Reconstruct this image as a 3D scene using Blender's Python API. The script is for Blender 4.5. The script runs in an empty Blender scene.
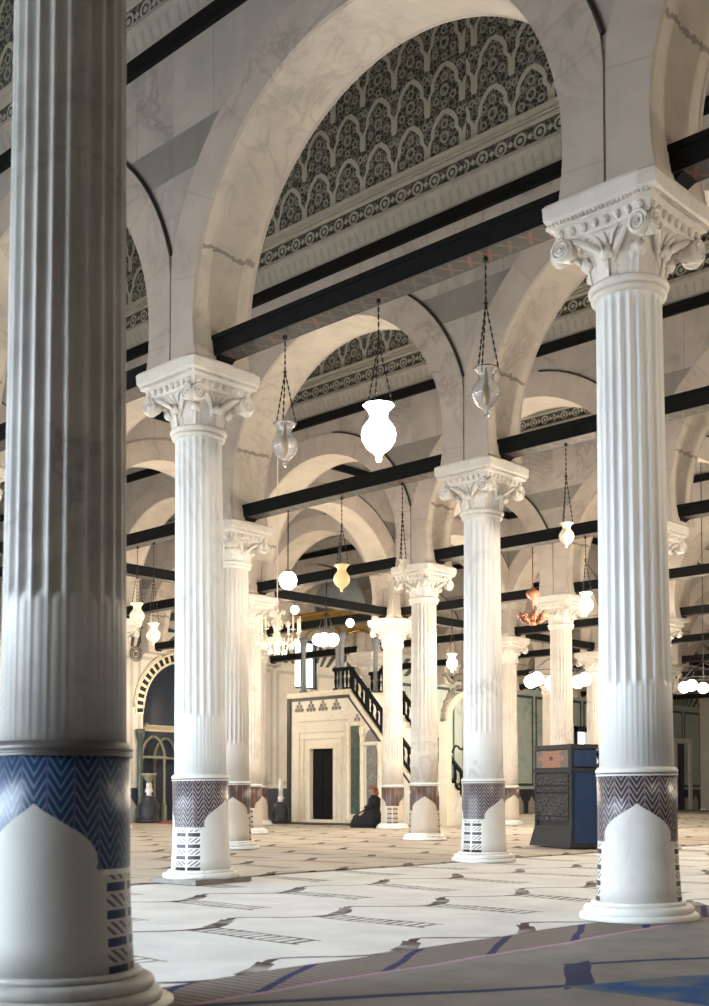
import bpy, math, random
from mathutils import Vector, Matrix
random.seed(7)
PI = math.pi
C = bpy.context.scene.collection
S = 6.0            # bay along the arcades
BS = 5.707         # bay across the arcades
EYE = 1.10

# ------------------------------------------------------------------ helpers
class MB:
    def __init__(s): s.v = []; s.f = []; s.m = []; s.sm = []
    def face(s, pts, mi=0, sm=False):
        i = len(s.v); s.v += [tuple(p) for p in pts]; s.f.append(list(range(i, i+len(pts)))); s.m.append(mi); s.sm.append(sm)
    def box(s, a, b, mi=0):
        x0,y0,z0 = a; x1,y1,z1 = b; i = len(s.v)
        s.v += [(x0,y0,z0),(x1,y0,z0),(x1,y1,z0),(x0,y1,z0),(x0,y0,z1),(x1,y0,z1),(x1,y1,z1),(x0,y1,z1)]
        for q in ((0,3,2,1),(4,5,6,7),(0,1,5,4),(1,2,6,5),(2,3,7,6),(3,0,4,7)):
            s.f.append([i+k for k in q]); s.m.append(mi); s.sm.append(False)
    def hexa(s, p, mi=0):
        i = len(s.v); s.v += [tuple(q) for q in p]
        for q in ((0,3,2,1),(4,5,6,7),(0,1,5,4),(1,2,6,5),(2,3,7,6),(3,0,4,7)):
            s.f.append([i+k for k in q]); s.m.append(mi); s.sm.append(False)
    def grid(s, rows, closed=True, mi=0, sm=True, cap0=False, cap1=False):
        i = len(s.v); n = len(rows[0])
        for r in rows: s.v += [tuple(p) for p in r]
        for a in range(len(rows)-1):
            for b in range(n if closed else n-1):
                c = (b+1) % n
                s.f.append([i+a*n+b, i+a*n+c, i+(a+1)*n+c, i+(a+1)*n+b]); s.m.append(mi); s.sm.append(sm)
        if cap0: s.f.append([i+k for k in range(n)][::-1]); s.m.append(mi); s.sm.append(False)
        if cap1: s.f.append([i+(len(rows)-1)*n+k for k in range(n)]); s.m.append(mi); s.sm.append(False)
    def lathe(s, prof, n=32, c=(0,0,0), mi=0, sm=True, caps=True):
        rows = [[(c[0]+r*math.cos(2*PI*k/n), c[1]+r*math.sin(2*PI*k/n), c[2]+z) for k in range(n)] for r, z in prof]
        s.grid(rows, True, mi, sm, caps, caps)
    def tube(s, pts, r, n=8, mi=0, closed=False):
        pts = [Vector(p) for p in pts]; rows = []
        m = len(pts); up = Vector((0,0,1))
        for k, p in enumerate(pts):
            a = pts[(k-1) % m] if (k > 0 or closed) else p
            b = pts[(k+1) % m] if (k < m-1 or closed) else p
            t = (b-a).normalized()
            u = t.cross(up)
            if u.length < .05: u = t.cross(Vector((1,0,0)))
            u.normalize(); w = t.cross(u)
            rr = r[k] if isinstance(r, (list, tuple)) else r
            rows.append([p + (u*math.cos(2*PI*q/n) + w*math.sin(2*PI*q/n))*rr for q in range(n)])
        if closed: rows.append(rows[0]); s.grid(rows, True, mi)
        else: s.grid(rows, True, mi, True, True, True)
    def ball(s, c, r, mi=0, n=12, sz=1.0):
        s.lathe([(max(1e-4, r*math.sin(PI*k/8)), -r*sz*math.cos(PI*k/8)) for k in range(9)], n, c, mi)
    def xf(s, M, start=0):
        for k in range(start, len(s.v)): s.v[k] = tuple(M @ Vector(s.v[k]))
    def mesh(s, name, mats):
        me = bpy.data.meshes.new(name); me.from_pydata(s.v, [], s.f)
        for m in (mats if isinstance(mats, (list, tuple)) else [mats]): me.materials.append(m)
        for k, p in enumerate(me.polygons): p.material_index = s.m[k]; p.use_smooth = s.sm[k]
        me.validate(); me.update(); return me
    def build(s, name, mats, parent=None, loc=None, rz=None, **kw):
        return link(s.mesh(name, mats), name, parent, loc, rz, **kw)

def link(me, name, parent=None, loc=None, rz=None, **kw):
    o = bpy.data.objects.new(name, me); C.objects.link(o)
    if parent: o.parent = parent
    if loc is not None: o.location = loc
    if rz is not None: o.rotation_euler = (0,0,rz)
    for k, v in kw.items(): o[k] = v
    return o
def thing(name, label, cat, loc=(0,0,0), rz=0, group=None):
    o = bpy.data.objects.new(name, None); C.objects.link(o); o.location = loc; o.rotation_euler = (0,0,rz)
    o.empty_display_size = .2
    o['label'] = label; o['category'] = cat
    if group: o['group'] = group
    return o
def copy_tree(o, parent=None):
    c = o.copy(); C.objects.link(c)
    if parent: c.parent = parent
    for ch in list(o.children): copy_tree(ch, c)
    return c

# ------------------------------------------------------------------ camera
f_px, py, pitch, roll, yaw = 1169.69, 743.681, .04127, .0004, .75866
X0, Z0 = -.31788*6, 2.36879*6
CX = -(X0*math.cos(yaw) - Z0*math.sin(yaw)); CY = -(X0*math.sin(yaw) + Z0*math.cos(yaw))
cd = bpy.data.cameras.new('camera'); cam = bpy.data.objects.new('camera', cd); C.objects.link(cam)
Rw = Matrix.Rotation(yaw, 4, 'Z') @ Matrix.Rotation(PI/2 + pitch, 4, 'X') @ Matrix.Rotation(-roll, 4, 'Z')
cam.matrix_world = Matrix.Translation((CX, CY, EYE)) @ Rw
cd.sensor_fit = 'AUTO'; cd.sensor_width = 36; cd.lens = f_px*36/1006
cd.shift_y = (py-503)/1006; cd.shift_x = 0
cd.clip_start = .05; cd.clip_end = 300
cd.dof.use_dof = True; cd.dof.focus_distance = 17; cd.dof.aperture_fstop = 2.8
bpy.context.scene.camera = cam

# ------------------------------------------------------------------ node helper
class NT:
    def __init__(s, name):
        s.mat = bpy.data.materials.new(name); s.mat.use_nodes = True; s.t = s.mat.node_tree
        s.b = s.t.nodes['Principled BSDF']; s.out = s.t.nodes['Material Output']
    def n(s, typ, **kw):
        x = s.t.nodes.new(typ)
        for k, v in kw.items():
            if k.startswith('i_'): x.inputs[int(k[2:])].default_value = v
            else: setattr(x, k, v)
        return x
    def l(s, a, b): s.t.links.new(a, b)
    def val(s, inp, v):
        if hasattr(v, 'is_output'): s.l(v, inp)
        else: inp.default_value = v
    def m(s, op, a, b=None, c=None, clamp=False):
        x = s.t.nodes.new('ShaderNodeMath'); x.operation = op; x.use_clamp = clamp
        s.val(x.inputs[0], a)
        if b is not None: s.val(x.inputs[1], b)
        if c is not None: s.val(x.inputs[2], c)
        return x.outputs[0]
    def mix(s, fac, a, b, blend='MIX'):
        x = s.t.nodes.new('ShaderNodeMix'); x.data_type = 'RGBA'; x.blend_type = blend
        s.val(x.inputs[0], fac); s.val(x.inputs[6], c4(a)); s.val(x.inputs[7], c4(b)); return x.outputs[2]
    def ramp(s, fac, stops, interp='LINEAR'):
        x = s.t.nodes.new('ShaderNodeValToRGB'); x.color_ramp.interpolation = interp
        e = x.color_ramp.elements
        while len(e) > 1: e.remove(e[-1])
        e[0].position = stops[0][0]; e[0].color = c4(stops[0][1])
        for p, c in stops[1:]:
            q = e.new(p); q.color = c4(c)
        s.val(x.inputs[0], fac); return x.outputs[0]
    def coords(s, kind='Object'):
        tc = s.t.nodes.new('ShaderNodeTexCoord'); return tc.outputs[kind]
    def sep(s, v):
        x = s.t.nodes.new('ShaderNodeSeparateXYZ'); s.l(v, x.inputs[0]); return x.outputs
    def comb(s, a, b, c):
        x = s.t.nodes.new('ShaderNodeCombineXYZ'); s.val(x.inputs[0], a); s.val(x.inputs[1], b); s.val(x.inputs[2], c); return x.outputs[0]
    def vadd(s, a, b):
        x = s.t.nodes.new('ShaderNodeVectorMath'); x.operation = 'ADD'; s.val(x.inputs[0], a); s.val(x.inputs[1], b); return x.outputs[0]
    def noise(s, vec, scale, detail=4, rough=.55, dist=0.0):
        x = s.t.nodes.new('ShaderNodeTexNoise'); s.l(vec, x.inputs['Vector']); x.inputs['Scale'].default_value = scale
        x.inputs['Detail'].default_value = detail; x.inputs['Roughness'].default_value = rough; x.inputs['Distortion'].default_value = dist
        return x.outputs[0]
    def bump(s, h, strength=.3, dist=.02):
        x = s.t.nodes.new('ShaderNodeBump'); x.inputs['Strength'].default_value = strength; x.inputs['Distance'].default_value = dist
        s.l(h, x.inputs['Height']); s.l(x.outputs[0], s.b.inputs['Normal'])
    def done(s, col, rough=.5, metal=0.0, spec=.5):
        s.val(s.b.inputs['Base Color'], c4(col)); s.val(s.b.inputs['Roughness'], rough); s.val(s.b.inputs['Metallic'], metal)
        s.b.inputs['Specular IOR Level'].default_value = spec
        return s.mat
def c4(c):
    if hasattr(c, 'is_output'): return c
    if isinstance(c, (int, float)): return (c, c, c, 1)
    return tuple(c) if len(c) == 4 else (c[0], c[1], c[2], 1)

def simple(name, col, rough=.5, metal=0.0, nz=.12, scale=6):
    t = NT(name); v = t.coords(); n = t.noise(v, scale)
    k = t.ramp(n, [(.3, 1-nz), (.7, 1+0*nz)])
    return t.done(t.mix(1.0, col, k, 'MULTIPLY'), rough, metal)

def veined(t, v, base, vein, amount=.6, scale=1.2, patch=None):
    """marble colour: patches and thin dark veins"""
    n1 = t.noise(v, scale, 6, .6, 1.2)
    d = t.m('ABSOLUTE', t.m('SUBTRACT', n1, .5))
    line = t.ramp(d, [(0, 1), (.012, .55), (.035, 0)])
    n2 = t.noise(v, scale*.6, 3)
    msk = t.ramp(n2, [(.42, 0), (.62, 1)])
    fac = t.m('MULTIPLY', t.m('MULTIPLY', line, msk), amount)
    col = base
    n3 = t.noise(v, scale*2.4, 5, .6)
    if patch is not None: col = t.mix(t.ramp(n3, [(.35, 0), (.7, 1)]), base, patch)
    return t.mix(fac, col, vein)

def objv(t, stretch=(1,1,1)):
    oi = t.t.nodes.new('ShaderNodeObjectInfo'); v = t.coords()
    mp = t.t.nodes.new('ShaderNodeMapping'); mp.inputs['Scale'].default_value = stretch; t.l(v, mp.inputs['Vector'])
    r = t.m('MULTIPLY', oi.outputs['Random'], 37.0)
    return t.vadd(mp.outputs[0], t.comb(r, r, r))

# marbles
def mk_shaft():
    t = NT('white_marble_shaft'); v = objv(t, (1,1,.35))
    col = veined(t, v, (.86,.86,.85), (.45,.44,.43), .6, .9, (.76,.76,.755))
    t.bump(t.noise(v, 14), .12, .01); return t.done(col, .45)
def mk_marble(name, base=(.84,.83,.80), vein=(.42,.40,.38), patch=(.76,.74,.70), am=.6, sc=1.2, rough=.5):
    t = NT(name); v = objv(t); col = veined(t, v, base, vein, am, sc, patch)
    t.bump(t.noise(v, 22), .15, .01); return t.done(col, rough)
M_shaft = mk_shaft()
M_base = mk_marble('white_base_marble', (.82,.82,.80))
M_cap = mk_marble('carved_capital_marble', (.82,.79,.75), (.4,.37,.34), (.74,.70,.65), .25, 3)
M_slab = mk_marble('dark_slab_stone', (.20,.18,.16), (.1,.09,.08), (.26,.23,.2))
M_dark = simple('dark_beam_timber', (.010,.011,.012), .75, nz=.4)
M_dark.node_tree.nodes['Principled BSDF'].inputs['Specular IOR Level'].default_value = .15
M_iron = simple('dark_iron', (.03,.03,.032), .5, .6)
M_brass = simple('old_brass', (.45,.30,.10), .35, .9)
M_copper = simple('reddish_copper', (.42,.17,.10), .55, .15)
M_black = simple('black_cavity', (.012,.012,.014), .8)
M_cream = mk_marble('cream_marble', (.80,.72,.56), (.35,.3,.22), (.74,.66,.5), .5, 1.6)
M_green = mk_marble('dark_green_marble', (.03,.05,.04), (.25,.3,.25), (.07,.10,.08), .7, 5, .3)
def mk_soffit():
    t = NT('arch_soffit_stone'); v = objv(t); x, y, z = t.sep(t.coords()); col = veined(t, v, (.72,.655,.57), (.36,.31,.26), .45, 1.0, (.60,.545,.48))
    d = t.m('ABSOLUTE', t.m('ADD', t.m('SUBTRACT', z, 7.56), t.m('MULTIPLY', t.m('SUBTRACT', t.noise(v, 5, 5, .7), .5), .22)))
    w = t.m('MULTIPLY', t.noise(v, 9, 4), .05)
    col = t.mix(t.m('MULTIPLY', t.m('LESS_THAN', d, w), .65), col, (.16,.14,.12))
    st = t.m('MULTIPLY', t.m('LESS_THAN', t.m('ABSOLUTE', t.m('SUBTRACT', t.m('FRACT', t.m('MULTIPLY', y, 2.3)), .5)), .012), t.m('LESS_THAN', z, 7.56))
    col = t.mix(t.m('MULTIPLY', st, .3), col, (.2,.18,.16)); t.bump(t.noise(v, 22), .2, .01); return t.done(col, .6)
M_soffit = mk_soffit()

def mk_drum(name, dark, light, tint, gloss=.35, panel=(.82,.81,.78)):
    """column foot: two ogee-headed plain panels, the rest inlaid mosaic"""
    t = NT(name); v = t.coords(); x, y, z = t.sep(v)
    th = t.m('ARCTAN2', y, x)
    a = t.m('ABSOLUTE', th); tt = t.m('MINIMUM', a, t.m('SUBTRACT', PI, a))       # 0 .. pi/2
    deg = t.m('DIVIDE', tt, PI/2)
    zc = t.m('DIVIDE', z, 1.3)
    P = lambda zz, d: (zz/1.3, d/90.0)
    edge = t.ramp(zc, [P(0,64), P(.64,57.5), P(.655,60), P(.67,52), P(.70,54), P(.75,52.5), P(.80,47), P(.84,39), P(.88,28), P(.92,17), P(.95,8), P(.985,0)])
    inside = t.m('LESS_THAN', deg, edge)
    above = t.m('GREATER_THAN', z, .985); inside = t.m('MULTIPLY', inside, t.m('SUBTRACT', 1, above))
    # chevrons above .66
    w = 22.0/180*PI
    u = t.m('DIVIDE', t.m('ADD', th, 20*w), w); fr = t.m('FRACT', u)
    zig = t.m('ABSOLUTE', t.m('SUBTRACT', fr, .5))
    st = t.m('FRACT', t.m('ADD', t.m('MULTIPLY', z, 17.0), t.m('MULTIPLY', zig, 3.6)))
    chev = t.m('GREATER_THAN', st, .70)
    lines = t.m('LESS_THAN', zig, .04)
    upper = t.mix(chev, dark, light)
    upper = t.mix(lines, upper, tint)
    # two columns of barred inlay below
    q = t.m('DIVIDE', t.m('SUBTRACT', t.m('MULTIPLY', deg, 90.0), 58.0), 32.0)     # 0..1 over half zone
    inbar = t.m('MULTIPLY', t.m('GREATER_THAN', q, .14), t.m('LESS_THAN', q, .92))
    bz = t.m('FRACT', t.m('DIVIDE', z, .135))
    big = t.m('MULTIPLY', t.m('GREATER_THAN', bz, .10), t.m('LESS_THAN', bz, .42))
    fine = t.m('GREATER_THAN', t.m('FRACT', t.m('ADD', t.m('MULTIPLY', z, 22.0), t.m('MULTIPLY', q, 3.0))), .55)
    fine = t.m('MULTIPLY', t.m('MULTIPLY', fine, t.m('GREATER_THAN', bz, .52)), .85)
    dk = t.m('MULTIPLY', inbar, t.m('MAXIMUM', big, fine))
    lower = t.mix(dk, panel, dark)
    mos = t.mix(t.m('GREATER_THAN', z, .655), lower, upper)
    band = t.m('MULTIPLY', t.m('GREATER_THAN', z, .635), t.m('LESS_THAN', z, .662))
    mos = t.mix(band, mos, (.6,.58,.55))
    vv = objv(t, (1,1,.5)); pan = veined(t, vv, panel, (.5,.48,.44), .4, 2.0, tuple(k*.9 for k in panel))
    col = t.mix(inside, mos, pan)
    t.bump(t.m('ADD', chev, t.m('MULTIPLY', inside, 1.5)), .35, .006)
    t.val(t.b.inputs['Roughness'], t.m('ADD', gloss, t.m('MULTIPLY', inside, .25)))
    t.l(col, t.b.inputs['Base Color']); return t.mat
DR = {'a': mk_drum('mosaic_drum_violet', (.035,.028,.032), (.36,.33,.34), (.26,.17,.23), panel=(.74,.72,.69)),
      'o': mk_drum('mosaic_drum_russet', (.035,.028,.028), (.16,.12,.11), (.42,.13,.07), panel=(.58,.51,.43)),
      'n': mk_drum('mosaic_drum_blue', (.004,.022,.085), (.09,.16,.23), (.07,.07,.18), .35, (.42,.41,.39))}
M_ring = simple('dark_ring_inlay', (.10,.09,.09), .4)

# ------------------------------------------------------------------ column parts
def shaft_mesh():
    b = MB(); NF = 22; PER = 8; n = NF*PER
    zs = [1.28, 1.96, 1.99, 2.03, 2.06] + [2.06 + (5.30-2.06)*k/6 for k in range(1,7)] + [5.35, 5.38]
    rows = []
    for z in zs:
        f = (z-1.28)/(5.38-1.28); r0 = .315 - .029*f - .004*math.sin(PI*f*.9)
        row = []
        for k in range(n):
            ph = (k % PER)/PER
            fil = .16                                   # fillet between flutes
            if z <= 1.99:                               # cabled flutes: convex fill
                d = 0 if ph < fil else -.010 + .009*math.sin(PI*(ph-fil)/(1-fil))
            elif z >= 5.35: d = -.0
            else:
                d = 0 if ph < fil else -.026*math.sin(PI*(ph-fil)/(1-fil))**.8
            if z < 1.30: d = 0
            r = r0 + d; a = 2*PI*k/n
            row.append((r*math.cos(a), r*math.sin(a), z))
        rows.append(row)
    b.grid(rows, True, 0, True, True, True); return b.mesh('shaft', M_shaft)
def lathe_mesh(name, prof, mat, n=48):
    b = MB(); b.lathe(prof, n); return b.mesh(name, mat)
def arc(r0, z0, r, a0, a1, n=6):
    return [(r0 + r*math.cos(a0+(a1-a0)*k/n), z0 + r*math.sin(a0+(a1-a0)*k/n)) for k in range(n+1)]
me_shaft = shaft_mesh()
me_astr = lathe_mesh('astragal', [(.27,5.36)] + arc(.300,5.40,.028,-PI/2,PI/2) + [(.29,5.43)] + arc(.315,5.465,.035,-PI/2,PI/2,8) + [(.27,5.50)], M_cap)
me_base = lathe_mesh('base_torus', [(.30,.16),(.375,.155),(.375,.135)][::-1][:0] + [(.30,.05),(.44,.05)] + arc(.43,.085,.035,-PI/2,PI/2) + [(.405,.122)] + arc(.385,.137,.017,-PI/2,PI/2) + [(.30,.157)], M_base)
me_plinth = lathe_mesh('plinth', [(.3,0),(.50,0),(.505,.012),(.50,.04),(.485,.055),(.3,.055)], M_base)
me_ring = lathe_mesh('band_moulding', [(.31,1.215),(.345,1.215),(.348,1.225),(.342,1.232),(.338,1.240),(.346,1.246),(.350,1.258),(.346,1.270),(.338,1.276),(.33,1.29),(.31,1.29)], M_base)
me_ringd = lathe_mesh('dark_inlay_ring', [(.32,1.230),(.3435,1.230),(.3435,1.243),(.32,1.243)], M_ring)
def drum_mesh(mat):
    b = MB(); b.lathe([(.362,.150),(.352,.30),(.341,.50),(.337,.66),(.336,.90),(.337,1.22)], 64); return b.mesh('mosaic_drum', mat)
me_drum = {k: drum_mesh(m) for k, m in DR.items()}

def cap_meshes():
    # bell
    bell = MB(); bell.lathe([(.27,5.49),(.285,5.52),(.295,5.60),(.31,5.70),(.37,5.79),(.42,5.83),(.30,5.84)], 40)
    out = {'bell': bell.mesh('bell', M_cap)}
    # abacus: square with slightly concave sides and moulded profile + egg row
    ab = MB()
    def sq(h, z, conc, n=10):
        pts = []
        for s in range(4):
            for k in range(n):
                u = -1 + 2*k/n; d = h - conc*(1-u*u)
                ch = .93
                x, y = u*h*ch, -d
                a = s*PI/2
                pts.append((x*math.cos(a)-y*math.sin(a), x*math.sin(a)+y*math.cos(a), z))
        return pts
    ab.grid([sq(.36,5.82,.02), sq(.405,5.84,.03), sq(.42,5.93,.03), sq(.455,5.945,.03), sq(.462,5.965,.03), sq(.468,5.975,.02), sq(.487,6.0,.02), sq(.493,6.10,.02), sq(.47,6.125,.0), sq(.30,6.128,0)], True, 0, False, True, True)
    out['abacus'] = ab.mesh('abacus', M_cap)
    eg = MB()
    for s in range(4):
        st = len(eg.v)
        for k in range(8):
            x = -.34 + .68*k/7
            eg.ball((x, -.417+.02*(1-(x/.42)**2), 5.888), .026, 0, 8, 1.35)
        for k in range(26):
            x = -.42 + .84*k/25
            eg.box((x-.008, -.468, 5.950), (x+.008, -.438, 5.975))
        eg.xf(Matrix.Rotation(s*PI/2, 4, 'Z'), st)
    out['egg'] = eg.mesh('egg_and_dart', M_cap)
    # volute: scroll disc lying parallel to a face (local -y outwards) with a spiral ridge
    vo = MB(); th = .05; rows = []
    for yy, rr in ((.10,.080),(.0,.092),(-.02,.100),(-.045,.096),(-.052,.08)):
        rows.append([(rr*math.cos(2*PI*k/24), yy, rr*math.sin(2*PI*k/24)) for k in range(24)])
    vo.grid(rows, True, 0, True, True, True)
    pts = []; rad = []
    for k in range(50):
        a = -k/49*2.4*2*PI; r = .088*(1-k/49)**.8 + .006
        pts.append((r*math.cos(a+1.9), -.056, r*math.sin(a+1.9))); rad.append(.014-.006*k/49)
    vo.tube(pts, rad, 6); vo.ball((0,-.055,0), .020, 0, 8)
    out['volute'] = vo.mesh('volute', M_cap)
    # acanthus leaf: curved strip hugging the bell and curling out at the tip
    lf = MB(); rows = []
    NS = 10
    for k in range(NS+1):
        t = k/NS
        if t < .8: r = .292 + .05*t + .02*t*t; z = .0 + .21*t/.8
        else:
            q = (t-.8)/.2; r = .345 + .06*math.sin(q*PI*.75); z = .21 + .018*math.sin(q*PI) - .05*q*q
        wd = .085*(1-.35*t)*(1 + .16*math.cos(t*PI*7))*(1 if t < .9 else .8)
        row = []
        for j in range(9):
            s = -1 + j/4; row.append((r - .03*s*s + .012*(1-abs(s)) + .008*math.cos(s*PI*3), s*wd, z))
        rows.append(row)
    lf.grid(rows, False, 0, True)
    n0 = len(lf.v)
    lf.tube([(r[4][0]+.006, 0, r[4][2]) for r in rows], .009, 6)
    lf.ball((.365,0,.165), .052, 0, 12, .85)
    lf.ball((.350,.038,.15), .032, 0, 8, .85); lf.ball((.350,-.038,.15), .032, 0, 8, .85)
    out['leaf'] = lf.mesh('acanthus_leaf', M_cap)
    # tall leaf stem between volutes
    st = MB()
    for sg in (-1,1):
        st.tube([(.29, sg*.02, .06),(.315, sg*.045, .14),(.35, sg*.11, .21),(.40, sg*.20, .26),(.43, sg*.29, .30)], [.022,.028,.03,.03,.02], 8)
        st.tube([(.30, sg*.01, .10),(.33, sg*.03, .2),(.38, sg*.08, .28),(.42, sg*.17, .33)], [.014,.016,.016,.012], 7)
    st.tube([(.30,0,.05),(.33,0,.2),(.40,0,.3)], .016, 6)
    out['stem'] = st.mesh('fleuron', M_cap)
    for nm, sx, sz in (('bell',1.0,1.146),('abacus',1.13,1.146),('egg',1.13,1.146)):
        for v in out[nm].vertices: v.co.x *= sx; v.co.y *= sx; v.co.z = 5.5+(v.co.z-5.5)*sz
    for nm in ('leaf','stem'):
        for v in out[nm].vertices: v.co.z *= 1.15
    return out
CM = cap_meshes()

M_shaft_grey = mk_marble('shaded_grey_streaked_shaft_marble', (.50,.49,.475), (.2,.19,.18), (.34,.33,.32), .7, .8)  # grey veining of the nearest column, with its shade put into the colour
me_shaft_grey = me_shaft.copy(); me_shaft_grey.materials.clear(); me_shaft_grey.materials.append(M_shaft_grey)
M_shaft_warm = mk_marble('warm_shaft_marble', (.66,.61,.56), (.36,.33,.3), (.57,.53,.49), .6, .9, .45)
me_shaft_warm = me_shaft.copy(); me_shaft_warm.materials.clear(); me_shaft_warm.materials.append(M_shaft_warm)
M_base_grey = mk_marble('shaded_grey_base_marble', (.48,.47,.45), (.2,.19,.18), (.36,.35,.33), .5, 2)  # same shade put into the colour of that column's base
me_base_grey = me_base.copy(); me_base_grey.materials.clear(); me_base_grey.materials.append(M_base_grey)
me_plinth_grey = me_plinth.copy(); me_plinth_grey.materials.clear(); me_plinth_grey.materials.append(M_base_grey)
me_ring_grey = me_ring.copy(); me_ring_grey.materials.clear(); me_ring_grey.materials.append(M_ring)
def add_column(i, j, label, drum='o', rot=0.0, dx=0, dy=0, group=None, slab=False, lean=0):
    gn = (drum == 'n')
    t = thing('marble_column', label, 'column', (i*S+dx, j*BS+dy, .06 if gn else .02), 0, group); t['kind'] = 'thing'
    if lean: t.rotation_mode = 'AXIS_ANGLE'; va = view(i, j); t.rotation_axis_angle = (-math.radians(lean), -math.cos(va), -math.sin(va), 0)
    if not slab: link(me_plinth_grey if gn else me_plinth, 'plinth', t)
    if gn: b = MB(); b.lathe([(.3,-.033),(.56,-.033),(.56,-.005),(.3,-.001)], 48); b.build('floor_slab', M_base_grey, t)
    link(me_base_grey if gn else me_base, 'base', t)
    d = link(me_drum[drum], 'mosaic_drum', t, rz=rot)
    d['label'] = 'blue and black mosaic foot with a grey ogee-headed panel' if gn else 'inlaid foot with ogee-headed plain panel and herringbone mosaic'
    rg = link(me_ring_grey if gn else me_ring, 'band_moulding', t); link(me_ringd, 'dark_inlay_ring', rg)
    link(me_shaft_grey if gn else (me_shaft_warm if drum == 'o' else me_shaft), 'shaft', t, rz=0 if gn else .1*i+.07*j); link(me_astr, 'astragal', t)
    cp = link(CM['bell'], 'capital', t)
    link(CM['abacus'], 'abacus', cp); link(CM['egg'], 'egg_and_dart', cp)
    for k in range(4):
        a = PI/4 + k*PI/2
        for sx in (-1,1):
            q = Vector((sx*.375, -.435, 0)); q.rotate(Matrix.Rotation(k*PI/2, 3, 'Z'))
            vv = link(CM['volute'], 'volute', cp, (q.x, q.y, 5.80), k*PI/2)
            if sx < 0: vv.scale = (-1, 1, 1)
        link(CM['stem'], 'fleuron', cp, (0,0,5.52), k*PI/2)
    for k in range(8): link(CM['leaf'], 'acanthus_leaf', cp, (0,0,5.50), k*PI/4 + (0 if k % 2 else 0))
    if slab:
        sb = MB(); sb.box((-.43,-.43,-.002),(.43,.43,.056)); sb.build('dark_slab', M_slab, t)
    return t

view = lambda i, j: math.atan2(CY-(j*BS), CX-(i*S))     # direction from column to camera
def panel(i, j, deg): return view(i, j) + math.radians(deg)   # deg > 0: panel turned to the picture's right
cols = {
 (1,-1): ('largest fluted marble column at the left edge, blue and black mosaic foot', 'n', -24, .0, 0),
 (0,0): ('tall fluted column left of centre with a dark square slab under its foot', 'a', 61, .04, .03),
 (1,0): ('large fluted column on the right with a pale ogee panel facing out', 'a', 0, -.01, .0),
 (0,1): ('middle fluted column beside the right one, barred mosaic on its left foot', 'a', 57, 0, 0),
 (-1,1): ('warm column half hidden directly behind the tall left column', 'o', 0, .0, 0),
 (-1,2): ('column in the centre with an ogee panel facing out, before the minbar stair', 'o', 0, 0, 0),
 (-2,3): ('column standing right against the minbar side with orange striped foot', 'o', 88, -.03, 0),
 (-1,3): ('column rising behind the dark carved reading chair', 'o', 40, -.05, -.03),
 (-2,2): ('column glimpsed between the warm left column and the crystal chandelier', 'o', 80, 0, 0),
 (0,2): ('column hidden behind the large right column, only its capital showing', 'o', 20, -.14, -.13),
 (-2,4): ('cream column peeking out right behind the middle column', 'o', 30, .04, .04),
 (-2,5): ('far column between the reading chair and the large right column', 'o', 10, -.10, -.08),
 (-3,4): ('column standing behind the upper end of the minbar', 'o', 10, -.12, -.12),
 (-3,3): ('column glimpsed behind the crystal chandelier left of the minbar', 'o', 15, -.05, 0),
 (-2,6): ('far column almost covered by the right edge of the large right column', 'o', 10, -.25, -.2),
}
for (i, j), (lb, dr, dg, dx, dy) in cols.items():
    add_column(i, j, lb, dr, panel(i, j, dg), dx, dy, None, (i, j) == (0,0), {(0,0): .6, (1,0): .35}.get((i, j), 0))
hid = [(-1,0),(-2,1),(-3,2),(-2,0),(1,1),(1,2),(0,3),(-1,4),(-1,5),(0,4),(-3,5),(-3,6),(-3,1),(2,0),(2,-1),(0,-1),(-1,-1),(-2,-1),(-2,7)]
for (i, j) in hid:
    dx = -.2 if (i, j) == (-1,4) else 0
    add_column(i, j, 'fluted marble column of the hall hidden behind nearer columns or beyond the frame', 'o', panel(i, j, 10), dx, -dx*-1, 'columns out of sight in the hall')

# ------------------------------------------------------------------ arcade walls
def mk_wall():
    t = NT('marble_faced_wall'); v = objv(t); ob = t.coords(); x, y, z = t.sep(ob)
    base = veined(t, v, (.54,.50,.475), (.24,.22,.21), .7, .55, (.40,.375,.36))
    grey = veined(t, v, (.30,.285,.27), (.18,.17,.17), .5, .8, (.24,.23,.22))
    band = t.m('MULTIPLY', t.m('GREATER_THAN', z, 8.55), t.m('LESS_THAN', z, 9.05))
    col = t.mix(band, base, grey)
    # open joints between slabs
    jz = t.m('LESS_THAN', t.m('ABSOLUTE', t.m('SUBTRACT', z, 7.45)), .012)
    wob = t.m('MULTIPLY', t.m('SUBTRACT', t.noise(v, 3), .5), .02)
    xs = t.m('FRACT', t.m('DIVIDE', t.m('ADD', x, wob), 1.5)); jx = t.m('MULTIPLY', t.m('LESS_THAN', t.m('ABSOLUTE', t.m('SUBTRACT', xs, .5)), .004), t.m('GREATER_THAN', z, 9.05))
    col = t.mix(t.m('MULTIPLY', t.m('MAXIMUM', jz, jx), .45), col, (.12,.11,.10))
    st = t.noise(v, 5, 5, .7)
    col = t.mix(t.ramp(st, [(.58, 0), (.72, .35)]), col, (.42,.36,.30))
    t.bump(t.noise(v, 18), .15, .01); return t.done(col, .6)
M_wall = mk_wall()
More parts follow.
